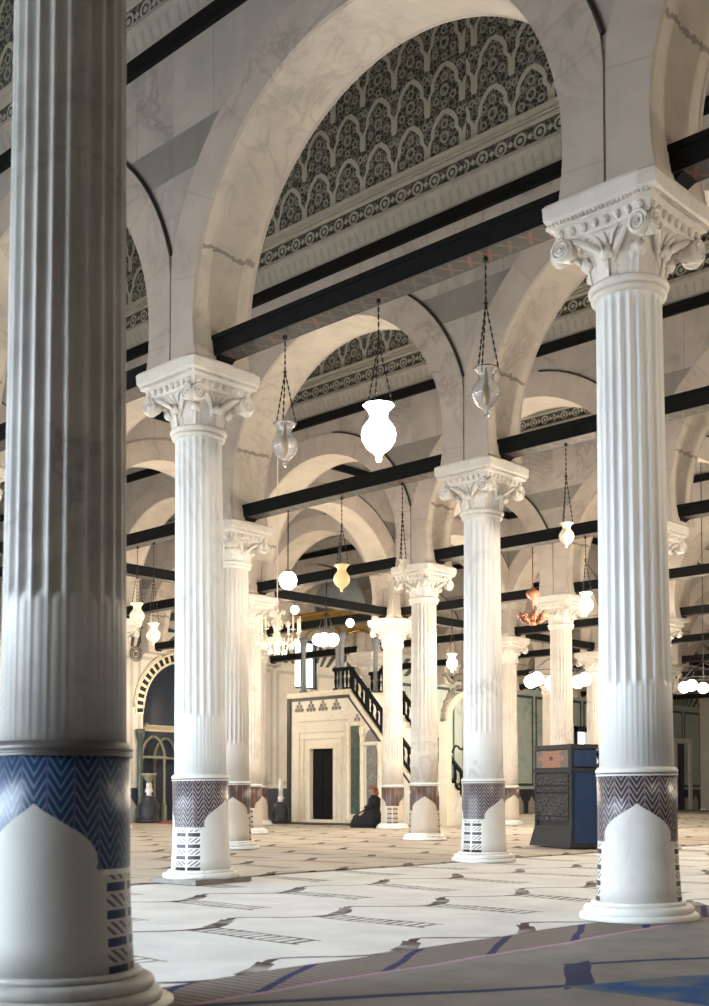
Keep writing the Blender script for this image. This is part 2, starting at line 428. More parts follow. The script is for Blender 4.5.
def mk_archiv(L):
    t = NT('archivolt_marble'); v = objv(t); x, y, z = t.sep(t.coords())
    ang = t.m('ARCTAN2', t.m('SUBTRACT', z, 6.75), t.m('SUBTRACT', x, L/2))
    fr = t.m('FRACT', t.m('DIVIDE', t.m('ADD', ang, 4.0), .34))
    j = t.m('LESS_THAN', t.m('ABSOLUTE', t.m('SUBTRACT', fr, .5)), .012)
    col = veined(t, v, (.60,.54,.495), (.3,.26,.24), .6, .7, (.49,.44,.41))
    col = t.mix(t.m('MULTIPLY', j, .25), col, (.25,.22,.2))
    return t.done(col, .55)
def mk_carved(strip=False):
    """painted and carved plaster: rows of lobed arches with rosettes on a dark ground"""
    t = NT('carved_plaster_panelled' if strip else 'carved_plaster'); ob = t.coords(); x, y, z = t.sep(ob)
    PX, PZ = .72, .78
    def cell(ox, oz, px, pz):
        u = t.m('SUBTRACT', t.m('FRACT', t.m('DIVIDE', t.m('ADD', x, ox), px)), .5)
        w = t.m('SUBTRACT', t.m('FRACT', t.m('DIVIDE', t.m('ADD', z, oz), pz)), .5)
        return u, w
    u, w = cell(20, -11.3, PX, PZ)
    au = t.m('ABSOLUTE', u)
    # lobed outline: half width as function of height, scalloped
    wn = t.m('ADD', w, .5)
    hw = t.ramp(wn, [(0,.48),(.12,.455),(.30,.46),(.42,.43),(.50,.35),(.56,.345),(.66,.34),(.76,.28),(.86,.19),(.93,.09),(1,.0)])
    tol = t.ramp(wn, [(0,.05),(.66,.05),(.80,.075),(.92,.10),(1,.10)])
    dl = t.m('ABSOLUTE', t.m('SUBTRACT', au, hw))
    ridge = t.m('LESS_THAN', dl, tol)
    # rings inside
    def ring(cu, cw, r0, r1, sy=1.0):
        a = t.m('SUBTRACT', au if cu else u, cu); b = t.m('MULTIPLY', t.m('SUBTRACT', w, cw), sy)
        d = t.m('SQRT', t.m('ADD', t.m('MULTIPLY', a, a), t.m('MULTIPLY', b, b)))
        return t.m('MULTIPLY', t.m('GREATER_THAN', d, r0), t.m('LESS_THAN', d, r1))
    rg = t.m('MAXIMUM', ring(0, -.08, .075, .13), ring(0, .2, .06, .10))
    rg = t.m('MAXIMUM', rg, ring(.25, -.25, .05, .09)); rg = t.m('MAXIMUM', rg, ring(.0, -.38, .04, .08))
    rg = t.m('MAXIMUM', rg, ring(.42, .33, .04, .08)); rg = t.m('MAXIMUM', rg, ring(.24, .08, .035, .07))
    vr = t.n('ShaderNodeTexVoronoi'); t.l(ob, vr.inputs['Vector']); vr.inputs['Scale'].default_value = 11.0; vr.feature = 'DISTANCE_TO_EDGE'
    leaf = t.ramp(vr.outputs[0], [(.04, .42), (.14, 0)])
    h = t.m('MAXIMUM', t.m('MAXIMUM', ridge, t.m('MULTIPLY', rg, .8)), leaf)
    if strip:
        s = t.m('LESS_THAN', t.m('ABSOLUTE', t.m('SUBTRACT', t.m('FRACT', t.m('DIVIDE', x, 1.02)), .5)), .14)
        h = t.m('MAXIMUM', t.m('MULTIPLY', h, .35), s)
    col = t.ramp(h, [(0, (.05,.057,.053)), (.42, (.28,.285,.26)), (.8, (.42,.43,.39)), (1, (.62,.62,.56))])
    t.bump(h, .6, .03); return t.done(col, .7)
def mk_frieze():
    """moulding band: rosettes and lozenges between plain fillets"""
    t = NT('rosette_frieze'); x, y, z = t.sep(t.coords())
    per = .36
    u = t.m('MULTIPLY', t.m('SUBTRACT', t.m('FRACT', t.m('DIVIDE', t.m('ADD', x, 20), per)), .5), per)
    w = t.m('SUBTRACT', z, 10.96)
    d = t.m('SQRT', t.m('ADD', t.m('MULTIPLY', u, u), t.m('MULTIPLY', w, w)))
    ring = t.m('MULTIPLY', t.m('GREATER_THAN', d, .075), t.m('LESS_THAN', d, .115))
    core = t.m('LESS_THAN', d, .04)
    lz = t.m('LESS_THAN', t.m('ADD', t.m('ABSOLUTE', t.m('SUBTRACT', t.m('ABSOLUTE', u), .18)), t.m('ABSOLUTE', w)), .055)
    h = t.m('MAXIMUM', t.m('MAXIMUM', ring, core), lz)
    nb = t.noise(t.coords(), 26, 3)
    h2 = t.m('MAXIMUM', h, t.m('MULTIPLY', t.m('GREATER_THAN', nb, .56), .35))
    col = t.ramp(h2, [(0, (.045,.05,.047)), (.35, (.20,.20,.18)), (1, (.50,.50,.45))])
    t.bump(h2, .5, .02); return t.done(col, .7)
def mk_inscr():
    """pale moulding with a shallow row of tongues"""
    t = NT('tongue_moulding'); x, y, z = t.sep(t.coords())
    fr = t.m('FRACT', t.m('DIVIDE', t.m('ADD', x, 20), .17))
    g = t.m('MULTIPLY', t.m('LESS_THAN', t.m('ABSOLUTE', t.m('SUBTRACT', fr, .5)), .16), t.m('LESS_THAN', t.m('ABSOLUTE', t.m('SUBTRACT', z, 10.53)), .09))
    v = objv(t); base = veined(t, v, (.46,.44,.41), (.25,.24,.22), .4, 2, (.38,.365,.34))
    col = t.mix(t.m('MULTIPLY', g, .35), base, (.20,.19,.17)); t.bump(g, -.4, .02); return t.done(col, .6)
M_carved = mk_carved(); M_carved_s = mk_carved(True); M_frieze = mk_frieze(); M_inscr = mk_inscr()
M_fillet = mk_marble('pale_fillet_plaster', (.62,.59,.53), (.4,.37,.33), (.54,.51,.46), .3, 3)
M_line = simple('dark_edging_and_shadow', (.035,.035,.035), .5)  # dark edging colour, also draws the shadow line along the archivolts
TH = .42

def arch_bay(L, carved):
    """meshes of one bay: wall with horseshoe arch, archivolts and entablature up to the ceiling"""
    zc = 6.75; r = L/2-.42; R = r+.50; z0 = 6.215; zt = 10.15; cu = L/2
    a0 = -math.asin((zc-z0)/r); N = 44
    A = [PI-a0 + (2*a0-PI)*k/N for k in range(N+1)]         # from left springing over the top to right
    P = [(cu + r*math.cos(a), zc + r*math.sin(a)) for a in A]
    w = MB()
    for yy, sg in ((-TH,1),(TH,-1)):
        def q(*pts):
            pp = [(u, yy, z) for u, z in pts]
            w.face(pp if sg > 0 else pp[::-1], 0)
        # piers up to widest points, then strips to the top
        for k in range(N):
            (u0,za),(u1,zb) = P[k], P[k+1]
            um = (u0+u1)/2
            if um < cu:
                if za < zc - 1e-6 and zb <= zc+.12 and A[k] > PI-.001: q((0,za),(u0,za),(u1,zb),(0,zb)); zl = zb; ul = u1; continue
            if um > cu and A[k+1] < .001 and A[k] <= .15: q((L,zb),(L,za),(u0,za),(u1,zb))if False else q((u1,zb),(L,zb),(L,za),(u0,za)); continue
            q((u0,za),(u1,zb),(u1,zt),(u0,zt))
            if um < cu and not hasattr(w, 'l%g' % yy): setattr(w, 'l%g' % yy, 1); q((0,za),(u0,za),(u0,zt),(0,zt))
            if um > cu: last = (u1, zb)
        q((last[0],last[1]),(L,last[1]),(L,zt),(last[0],zt))
    for k in range(N):                                        # soffit
        (u0,za),(u1,zb) = P[k], P[k+1]
        w.face([(u0,-TH,za),(u0,TH,za),(u1,TH,zb),(u1,-TH,zb)], 1, True)
    for ua, ub in ((0,P[0][0]),(P[-1][0],L)): w.face([(ua,-TH,z0),(ua,TH,z0),(ub,TH,z0),(ub,-TH,z0)], 0)
    w.face([(0,-TH,zt),(L,-TH,zt),(L,TH,zt),(0,TH,zt)], 0)
    wall = w.mesh('arcade_wall', [M_wall, M_soffit])
    # archivolts
    out = {}
    for nm, yy, sg in (('front',-TH,-1),('back',TH,1)):
        b = MB(); d = .035*sg; e = .012
        inn, outp = [], []
        for a in A:
            c, s = math.cos(a), math.sin(a); rr = R
            if abs(c) > 1e-6:
                lim = (L/2 - e)/abs(c); rr = min(R, lim)
            rr = max(rr, r+.005)
            inn.append((cu+(r-.004)*c, zc+(r-.004)*s)); outp.append((cu+rr*c, zc+rr*s))
        for k in range(N):
            (u0,za),(u1,zb),(u2,zd),(u3,ze) = inn[k], inn[k+1], outp[k+1], outp[k]
            pp = [(u0,yy+d,za),(u1,yy+d,zb),(u2,yy+d,zd),(u3,yy+d,ze)]
            b.face(pp if sg < 0 else pp[::-1], 0)
            b.face([(u3,yy+d,ze),(u2,yy+d,zd),(u2,yy-d*.5,zd),(u3,yy-d*.5,ze)], 0)
            b.face([(u0,yy+d,za),(u1,yy+d,zb),(u1,yy-d*.5,zb),(u0,yy-d*.5,za)], 0)
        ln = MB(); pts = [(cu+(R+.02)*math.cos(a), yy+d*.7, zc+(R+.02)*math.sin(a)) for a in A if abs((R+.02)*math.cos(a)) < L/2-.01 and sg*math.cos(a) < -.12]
        ln.tube(pts, .022, 6)  # shadow of the raised archivolt, drawn as a dark tube on one haunch
        out[nm] = (b.mesh('archivolt', ARCH[L]), ln.mesh('archivolt_shadow_line', M_line))
    # entablature
    en = {}
    s = MB(); s.box((0,-TH-.07,10.12),(L,TH+.07,10.33)); en['dark_fillet'] = s.mesh('dark_fillet', M_dark)
    s = MB(); s.box((0,-TH-.03,10.31),(L,TH+.03,10.36)); s.hexa([(0,-TH+.02,10.36),(L,-TH+.02,10.36),(L,TH-.02,10.36),(0,TH-.02,10.36),(0,-TH-.09,10.70),(L,-TH-.09,10.70),(L,TH+.09,10.70),(0,TH+.09,10.70)]); s.box((0,-TH-.10,10.70),(L,TH+.10,10.76)); en['tongue_moulding'] = s.mesh('tongue_moulding', M_inscr)
    s = MB(); s.box((0,-TH+.02,10.76),(L,TH-.02,11.14)); en['rosette_frieze'] = s.mesh('rosette_frieze', M_frieze)
    s = MB(); s.box((0,-TH-.02,10.78),(L,TH+.02,10.82)); s.box((0,-TH-.03,11.10),(L,TH+.03,11.15)); s.box((0,-TH-.01,11.18),(L,TH+.01,11.22)); s.box((0,-TH-.06,11.25),(L,TH+.06,11.31)); en['fillets'] = s.mesh('fillet_moulding', M_fillet)
    s = MB(); s.box((0,-TH+.06,11.14),(L,TH-.06,15.2)); en['carved_panel'] = s.mesh('carved_panel', M_carved_s if carved else M_carved)
    return wall, out, en
ARCH = {S: mk_archiv(S), BS: mk_archiv(BS)}
BAY = {(S,0): arch_bay(S, 0), (S,1): arch_bay(S, 1), (BS,0): arch_bay(BS, 0)}
def put_bay(key, loc, rz=0):
    wall, ar, en = BAY[key]
    w = link(wall, 'wall_arcade', None, loc, rz, kind='structure')
    for nm in ar:
        a = link(ar[nm][0], 'archivolt', w); link(ar[nm][1], 'archivolt_shadow_line', a)
    for nm, me in en.items(): link(me, nm, w)
    return w
M_beam_d = None
def mk_beamund():
    t = NT('painted_beam_underside'); x, y, z = t.sep(t.coords())
    u = t.m('SUBTRACT', t.m('FRACT', t.m('DIVIDE', x, .24)), .5)
    a = t.m('ABSOLUTE', t.m('SUBTRACT', t.m('ABSOLUTE', u), t.m('ABSOLUTE', t.m('MULTIPLY', y, 2.6))))
    l = t.m('MULTIPLY', t.m('LESS_THAN', a, .09), t.m('LESS_THAN', t.m('ABSOLUTE', y), .11))
    n = t.ramp(t.noise(t.coords(), 1.3, 2), [(.5, 0), (.62, 1)])
    col = t.mix(l, (.03,.03,.03), t.mix(n, (.065,.058,.052), (.15,.045,.03)))
    return t.done(col, .6)
M_under = mk_beamund()
def beam_mesh(L):
    b = MB(); b.box((.36,-.15,6.32),(L-.36,.15,6.54), 0)
    b.box((.36,-.17,6.50),(L-.36,.17,6.56), 0)
    b.face([(.36,-.145,6.317),(.36,.145,6.317),(L-.36,.145,6.317),(L-.36,-.145,6.317)], 1)
    for x0, x1 in ((.30,.62),(L-.62,L-.30)):       # bracket at the pier
        b.hexa([(x0,-.11,6.22),(x0+(.1 if x0 < 1 else .22),-.11,6.22),(x0+(.1 if x0 < 1 else .22),.11,6.22),(x0,.11,6.22),(x0,-.13,6.36),(x1,-.13,6.36),(x1,.13,6.36),(x0,.13,6.36)] if x0 < 1 else
               [(x0+.22,-.11,6.22),(x1,-.11,6.22),(x1,.11,6.22),(x0+.22,.11,6.22),(x0,-.13,6.36),(x1,-.13,6.36),(x1,.13,6.36),(x0,.13,6.36)])
    return b.mesh('tie_beam', [M_dark, M_under])
TB = {S: beam_mesh(S), BS: beam_mesh(BS)}
beam_lab = {
 (0,0): 'longest dark tie beam high across the picture, three glass lamps hanging from it',
 (-1,1): 'dark tie beam spanning between the warm left column and the middle column',
 (0,1): 'dark tie beam running right from the middle column behind the large right column',
 (-1,2): 'dark tie beam starting right of the central column capital with a lit lamp below',
 (-2,2): 'dark tie beam running left from the central column behind the yellow glass lamp',
 (-1,0): 'dark tie beam stub left of the tall left column',
}
JMAX = 9
ncount = 0
for j in range(-1, JMAX+1):
    for i in range(-4, 2):
        if j == -1 and i > 1: continue
        put_bay((S, 1 if j == 3 else 0), (i*S, j*BS, 0))
        o = link(TB[S], 'tie_beam', None, (i*S, j*BS, 0))
        o['category'] = 'tie beam'; o['kind'] = 'thing'
        if (i, j) in beam_lab: o['label'] = beam_lab[(i, j)]
        else: o['label'] = 'dark timber tie beam at the foot of an arch in the farther or hidden arcades'; o['group'] = 'tie beams of the farther arcades'
for j in range(0, JMAX):
    put_bay((BS, 0), (-2*S, j*BS, 0), PI/2)
    o = link(TB[BS], 'tie_beam', None, (-2*S, j*BS, 0), PI/2); o['category'] = 'tie beam'; o['kind'] = 'thing'
    if j == 2: o['label'] = 'dark tie beam slanting down right above the minbar, two small globes under it'
    elif j == 4: o['label'] = 'short dark tie beam slanting down right behind the reading chair column'
    else: o['label'] = 'dark cross beam of the sanctuary aisle mostly hidden by columns'; o['group'] = 'cross beams of the sanctuary aisle'

# ------------------------------------------------------------------ room shell
M_ceil = simple('dark_ceiling_timber', (.30,.24,.18), .7)
b = MB(); b.box((-24.6,-12.5,15.2),(20.4,60,15.5))
for k in range(44):
    x = -24 + k; b.box((x,-12.4,15.0),(x+.18,60,15.2))
b.build('ceiling', M_ceil, kind='structure')

def mk_qibla():
    t = NT('sanctuary_wall'); v = objv(t); x, y, z = t.sep(t.coords())     # world-aligned object
    stone = veined(t, v, (.66,.62,.55), (.4,.36,.3), .4, .5, (.58,.545,.48))
    green = veined(t, v, (.50,.57,.53), (.25,.30,.28), .8, .5, (.40,.48,.45))
    far = t.m('GREATER_THAN', y, 30.0)
    pc = t.mix(far, stone, green)
    per = 2.3
    yy = t.m('MULTIPLY', t.m('FRACT', t.m('DIVIDE', t.m('SUBTRACT', y, .35), per)), per)
    edge = t.m('MINIMUM', yy, t.m('SUBTRACT', per, yy))
    ez = t.m('MINIMUM', t.m('SUBTRACT', z, 1.3), t.m('SUBTRACT', 6.2, z))
    e = t.m('MINIMUM', edge, ez)
    fr = t.m('MULTIPLY', t.m('GREATER_THAN', e, .10), t.m('LESS_THAN', e, .24))
    pan = t.mix(t.m('MULTIPLY', fr, t.ramp(t.m('DIVIDE', y, 60.0), [(.0,.25),(.44,.35),(.5,1)])), pc, (.05,.065,.07))
    # striped voussoir frieze between 6.25 and 7.35
    fu = t.m('SUBTRACT', t.m('FRACT', t.m('DIVIDE', y, 4.6)), .5)
    fan = t.m('ARCTAN2', t.m('MULTIPLY', fu, 4.6), t.m('SUBTRACT', z, 5.2))
    stp = t.m('GREATER_THAN', t.m('FRACT', t.m('MULTIPLY', fan, 5.2)), .5)
    inset = t.m('MULTIPLY', t.m('GREATER_THAN', z, 6.42), t.m('LESS_THAN', z, 7.25))
    fz = t.mix(t.m('MULTIPLY', stp, inset), t.mix(far, (.66,.62,.55), (.48,.56,.53)), (.055,.065,.065))
    col = t.mix(t.m('GREATER_THAN', z, 6.25), pan, fz)
    up = t.m('GREATER_THAN', z, 7.4)
    upc = t.mix(t.ramp(t.noise(t.coords(), 2.2, 6, .7), [(.4, 0), (.6, 1)]), (.30,.27,.23), (.50,.46,.39))
    col = t.mix(up, col, upc)
    # dado
    du = t.m('SUBTRACT', t.m('FRACT', t.m('DIVIDE', y, 1.05)), .5)
    og = t.m('SUBTRACT', .92, t.m('MULTIPLY', t.m('POWER', t.m('ABSOLUTE', du), .8), 1.0))
    ins = t.m('MULTIPLY', t.m('LESS_THAN', z, og), t.m('LESS_THAN', t.m('ABSOLUTE', du), .30))
    dd = t.mix(ins, (.035,.04,.055), (.42,.39,.34))
    col = t.mix(t.m('LESS_THAN', z, 1.25), col, dd)
    return t.done(col, .5)
M_qibla = mk_qibla()
M_plain = mk_marble('plain_plaster_wall', (.60,.56,.50), (.4,.37,.33), (.54,.5,.45), .3, .5)
QX = -24.0
MY, MZ, MR = 18.6, 4.2, 1.80           # mihrab opening
WY0, WY1, WZ0, WZ1 = 24.5, 25.85, 5.42, 7.5
# sanctuary wall with openings (mihrab, window, door)
b = MB()
def qface(y0, y1, z0, z1): b.box((QX-.5, y0, z0), (QX, y1, z1))
def arch_hole(yc, zc, r, zbot):
    N = 28
    for k in range(N):
        a0 = PI - PI*k/N; a1 = PI - PI*(k+1)/N
        ya, za, yb, zb = yc+r*math.cos(a0), zc+r*math.sin(a0), yc+r*math.cos(a1), zc+r*math.sin(a1)
        b.hexa([(QX-.5,ya,za),(QX,ya,za),(QX,yb,zb),(QX-.5,yb,zb),(QX-.5,ya,zc+r),(QX,ya,zc+r),(QX,yb,zc+r),(QX-.5,yb,zc+r)])
qface(-12.5, MY-MR, 0, 15.2)
arch_hole(MY, MZ, MR, 0)
qface(MY-MR, MY+MR, MZ+MR, 15.2)
qface(MY+MR, WY0, 0, 15.2)
qface(WY0, WY1, 0, WZ0); qface(WY0, WY1, WZ1, 15.2)
DY0, DY1 = 58.3, 59.6
qface(WY1, 45.8, 0, 15.2); qface(45.8, 46.9, 0, 3.2); qface(45.8, 46.9, 4.4, 15.2); qface(46.9, 56.9, 0, 15.2)
qface(56.9, 58.4, 4.1, 15.2); qface(58.4, 60, 0, 15.2)
b.build('wall_qibla', M_qibla, kind='structure')
b = MB(); b.box((-24.5,60,0),(20.4,60.4,15.2)); b.build('wall_far_end', M_plain, kind='structure')
b = MB(); b.box((20,-12.5,0),(20.4,60,15.2)); b.build('wall_right', M_plain, kind='structure')
b = MB(); b.box((4.0,-12.5,0),(20,-12.1,15.2)); b.box((-24.5,-12.5,6.6),(4.0,-12.1,15.2)); 
for x in (-24.5,-17,-10.5,-3.5): b.box((x,-12.5,0),(x+.7,-12.1,6.6))
b.build('wall_court', M_plain, kind='structure')

# window in the sanctuary wall
def emis(name, col, st):
    t = NT(name); t.b.inputs['Base Color'].default_value = c4(col); t.b.inputs['Emission Color'].default_value = c4(col); t.b.inputs['Emission Strength'].default_value = st
    return t.mat
M_day = emis('daylit_window_glass', (.88,.94,1.0), 2.2)
M_blue = simple('dark_blue_frame', (.03,.035,.06), .4)
wn = MB(); wn.box((QX-.30,WY0,WZ0),(QX-.27,WY1,WZ1)); w1 = wn.build('window_1', M_day, kind='structure')
fr = MB()
for a, c in (((WY0,WZ0),(WY0+.09,WZ1)),((WY1-.09,WZ0),(WY1,WZ1)),((WY0,WZ0),(WY1,WZ0+.09)),((WY0,WZ1-.12),(WY1,WZ1)),((WY0+.55,WZ0),(WY0+.63,WZ1))):
    fr.box((QX-.26,a[0],a[1]),(QX-.12,c[0],c[1]))
fr.build('window_frame', M_blue, w1)
wn = MB(); wn.box((QX-.3,45.8,3.2),(QX-.26,46.9,4.4)); w2 = wn.build('window_2', M_day, kind='structure')
fr = MB()
for a, c in (((45.5,3.0),(45.8,4.7)),((46.9,3.0),(47.2,4.7)),((45.5,4.4),(47.2,4.7)),((45.5,2.9),(47.2,3.2))): fr.box((QX-.1,a[0],a[1]),(QX+.06,c[0],c[1]))
fr.build('window_frame', M_blue, w2)
dr = MB(); dr.box((QX-.35,56.9,0),(QX-.25,58.4,4.1))
for z in (.3,2.2): dr.box((QX-.25,57.1,z),(QX-.2,57.55,z+1.6)); dr.box((QX-.25,57.75,z),(QX-.2,58.2,z+1.6))
dd = dr.build('door_1', M_blue, kind='structure')
fr = MB(); fr.box((QX-.05,56.5,0),(QX+.08,56.9,4.4)); fr.box((QX-.05,58.4,0),(QX+.08,58.8,4.4)); fr.box((QX-.05,56.9,4.1),(QX+.08,58.4,4.4)); fr.build('door_frame', M_base, dd)

# ------------------------------------------------------------------ mihrab
M_mih = mk_marble('mihrab_mosaic_marble', (.05,.07,.11), (.35,.33,.22), (.12,.13,.14), .9, 4, .35)
def mk_mihmos():
    t = NT('mihrab_mosaic'); x, y, z = t.sep(t.coords())
    n = t.noise(t.coords(), 7, 4, .6)
    st = t.m('GREATER_THAN', t.m('FRACT', t.m('MULTIPLY', z, 6.0)), .55); sy = t.m('GREATER_THAN', t.m('FRACT', t.m('MULTIPLY', y, 6.0)), .5)
    ck = t.m('ABSOLUTE', t.m('SUBTRACT', st, sy))
    col = t.mix(t.m('MULTIPLY', ck, .5), (.02,.03,.05), (.10,.10,.085))
    col = t.mix(t.ramp(n, [(.5,0),(.62,1)]), col, (.02,.05,.16))
    return t.done(col, .35)
M_mmos = mk_mihmos()
M_gold = mk_marble('olive_gold_marble', (.30,.29,.19), (.1,.12,.1), (.2,.21,.15), .5, 3)
mh = thing('mihrab', 'mihrab niche with a toothed striped arch at the far left between the near columns', 'mihrab', (QX, MY, 0))
b = MB(); rows = []
NA = 20
for z in [0,.3,1,2,3,3.6,4.2]: rows.append([(-1.35*math.sin(PI*k/NA)*.98 - .12*0, -MR*math.cos(PI*k/NA), z) for k in range(NA+1)])
for q in range(1,9):
    e = q/8*PI/2
    rows.append([(-1.35*math.sin(PI*k/NA)*math.cos(e)**.9*.98 if math.cos(e) > 1e-6 else 0, -MR*math.cos(PI*k/NA)*math.cos(e), MZ+MR*math.sin(e)) for k in range(NA+1)])
b.grid(rows, False, 0, True); b.build('niche', M_mmos, mh)
b = MB()
NV = 25
for k in range(NV):
    a0 = -.12 + (PI+.24)*k/NV; a1 = -.12 + (PI+.24)*(k+1)/NV; mid = (a0+a1)/2
    for ri, ro, m, fa in ((MR+.02, MR+.36, 0, 1.0), (MR+.06, MR+.30, 1, .55)):
        A0 = mid-(mid-a0)*fa; A1 = mid+(a1-mid)*fa; d = .05 if m == 0 else .075
        pts = [(0, r*math.cos(a), MZ+r*math.sin(a)) for a, r in ((A0,ri),(A1,ri),(A1,ro),(A0,ro))]
        b.hexa([(0.0,)+p[1:] for p in pts] + [(d,)+p[1:] for p in pts], m)
b.build('toothed_arch', [M_cream, M_black], mh)
b = MB(); b.tube([(.07,(MR+.01)*math.cos(a),MZ+(MR+.01)*math.sin(a)) for a in [PI*k/40 for k in range(41)]], .035, 8); b.tube([(.05,(MR+.42)*math.cos(a),MZ+(MR+.42)*math.sin(a)) for a in [PI*k/40 for k in range(41)]], .03, 8); b.build('arch_moulding', M_cream, mh)
# cornice and blind arcade inside the niche
b = MB(); rows = []
for r, z in ((.92,3.42),(1.0,3.42),(1.0,3.5),(.9,3.62),(.9,3.66)): rows.append([(-(1.35*.98)*math.sin(PI*k/NA)*r*.99, -MR*.97*math.cos(PI*k/NA)*r, z) for k in range(NA+1)])
b.grid(rows, False, 0, False); b.build('niche_cornice', M_cream, mh)
for q in range(3):
    yc = -1.2 + 1.2*q; xo = -.18 if q != 1 else -1.0
    b = MB()
    for s in (-1,1):
        b.lathe([(.07,.6),(.06,.7),(.05,1.0),(.05,2.2),(.075,2.3),(.08,2.38)], 12, (xo, yc+s*.52, 0))
        b.box((xo-.06,yc+s*.52-.07,0),(xo+.08,yc+s*.52+.07,.6))
    pts = []
    for k in range(9): a = PI - PI/2*k/8*.86; pts.append((xo, yc+.52*.2+ (.62)*math.cos(a)*1.0, 2.4+.78*math.sin(a)))
    pts2 = [(p[0], 2*yc-p[1], p[2]) for p in pts][::-1]
    b.tube(pts, .05, 8); b.tube(pts2, .05, 8)
    b.box((xo-.05,yc-.6,2.36),(xo+.06,yc+.6,2.44))
    o = b.build('blind_arch', M_gold, mh)
for s in (-1,1):
    b = MB(); b.lathe([(.16,0),(.16,.5),(.11,.55),(.10,.6),(.09,2.9),(.14,3.1),(.17,3.3),(.17,3.4)], 16, (.12, s*(MR+.2), 0)); b.build('engaged_column', M_green, mh)
b = MB()
for s in (-1,): 
    for r in (.26,.17): b.tube([(.03, -2.15+r*math.cos(2*PI*k/20), 6.15+r*math.sin(2*PI*k/20)) for k in range(20)], .03, 6, 0, True)
    b.ball((.02,-2.15,6.15), .09)
b.build('roundel', M_slab, mh)
b = MB(); b.box((0,-2.6,7.1),(.12,2.6,7.2)); b.box((0,-2.3,7.55),(.08,-1.2,7.85)); b.box((0,-.9,7.55),(.08,.9,7.85)); b.build('dark_cornice_line', M_line, mh)

# ------------------------------------------------------------------ minbar (pulpit with stair)
mb = thing('minbar', 'tall pale stone minbar with a side doorway, dark balustrade and long stair', 'minbar', (0,0,0))
MX0, MX1, MXF, MYN, MYF, MZT = -19.55, -16.5, -12.55, 20.0, 22.0, 4.58
def mk_mbstone():
    t = NT('minbar_stone'); v = objv(t); col = veined(t, v, (.80,.74,.62), (.45,.4,.3), .4, 1.2, (.74,.67,.55)); t.bump(t.noise(v, 30), .1, .01); return t.done(col, .55)
M_ms = mk_mbstone()
M_grp = mk_marble('mottled_grey_marble', (.22,.21,.19), (.5,.48,.42), (.12,.12,.11), .8, 5, .4)
b = MB()
# tall block with door recess, built from pieces
DX0, DX1, DZ = -18.45, -17.30, 2.62
b.box((MX0,MYN,0),(DX0,MYF,MZT)); b.box((DX1,MYN,0),(MX1,MYF,MZT)); b.box((DX0,MYN,DZ),(DX1,MYF,MZT)); b.box((DX0,MYN+.5,0),(DX1,MYF,DZ))
b.build('platform_block', M_ms, mb)
b = MB()
def prism(b, pts, y0, y1, mi=0):
    b.face([(x,y0,z) for x, z in pts], mi); b.face([(x,y1,z) for x, z in pts][::-1], mi)
    for k in range(len(pts)):
        (xa,za),(xb,zb) = pts[k], pts[(k+1) % len(pts)]
        b.face([(xa,y0,za),(xa,y1,za),(xb,y1,zb),(xb,y0,zb)], mi)
sl = (MZT-.25)/(MXF-MX1)                                  # slope of the stringer
zat = lambda x: MZT + (x-MX1)*(.25-MZT)/(MXF-MX1)
prism(b, [(MX1,0),(MXF,0),(MXF,zat(MXF)-.05),(MX1,zat(MX1)-.05)], MYN, MYN+.18)
prism(b, [(MX1,0),(MXF,0),(MXF,zat(MXF)-.05),(MX1,zat(MX1)-.05)], MYF-.18, MYF)
b.build('stair_side', M_ms, mb)
b = MB(); ns = 18
for k in range(ns):
    xa = MXF + (MX1-MXF)*k/ns; xb = MXF + (MX1-MXF)*(k+1)/ns; b.box((min(xa,xb),MYN+.18,0),(max(xa,xb),MYF-.18,.2+(MZT-.3)*(k+1)/ns))
b.build('steps', M_base, mb)
b = MB()
for y0 in (MYN-.05, MYF-.15):
    prism(b, [(MX1-.02,zat(MX1)-.16),(MXF,zat(MXF)-.16),(MXF,zat(MXF)+.02),(MX1-.02,zat(MX1)+.02)], y0, y0+.24)
b.box((MX0-.05,MYN-.08,MZT-.12),(MX1,MYN+.2,MZT+.06)); b.box((MX0-.05,MYF-.2,MZT-.12),(MX1,MYF+.08,MZT+.06))
b.build('stringer_moulding', M_cream, mb)
b = MB(); b.box((MX0+.02,MYN-.045,MZT-.24),(MX1-.05,MYN,MZT-.13)); b.box((MX0-.09,MYN-.06,0),(MX0+.09,MYN+.02,MZT-.12))
prism(b, [(MX1-.1,zat(MX1)-.27),(MXF,zat(MXF)-.27),(MXF,zat(MXF)-.18),(MX1-.1,zat(MX1)-.18)], MYN-.03, MYN)
b.build('dark_edging', M_line, mb)
# balustrades
for side, y0 in (('near', MYN+.04), ('far', MYF-.10)):
    b = MB()
    prism(b, [(MX1+.0,zat(MX1)+.62),(MXF,zat(MXF)+.72),(MXF,zat(MXF)+.84),(MX1,zat(MX1)+.78)], y0-.04, y0+.1)
    prism(b, [(MX1,zat(MX1)+.02),(MXF,zat(MXF)+.02),(MXF,zat(MXF)+.12),(MX1,zat(MX1)+.12)], y0-.02, y0+.08)
    n = 17
    for k in range(n+1):
        x = MX1 + (MXF-MX1)*k/n; z = zat(x)+.1
        b.lathe([(.055,0),(.03,.06),(.05,.2),(.055,.28),(.03,.42),(.05,.5),(.055,.6)], 8, (x, y0+.03, z))
        if k % 3 == 0: b.box((x-.06,y0-.03,z-.05),(x+.06,y0+.09,z+.72))
    x = MX1 - .9
    b.box((x,y0-.04,MZT+.72),(MX1,y0+.1,MZT+.84)); b.box((x,y0-.02,MZT+.05),(MX1,y0+.08,MZT+.13))
    for k in range(5): b.lathe([(.055,0),(.03,.06),(.05,.2),(.055,.28),(.03,.42),(.05,.5),(.055,.62)], 8, (x+.1+.18*k, y0+.03, MZT+.1))
    b.build('balustrade', M_dark, mb)
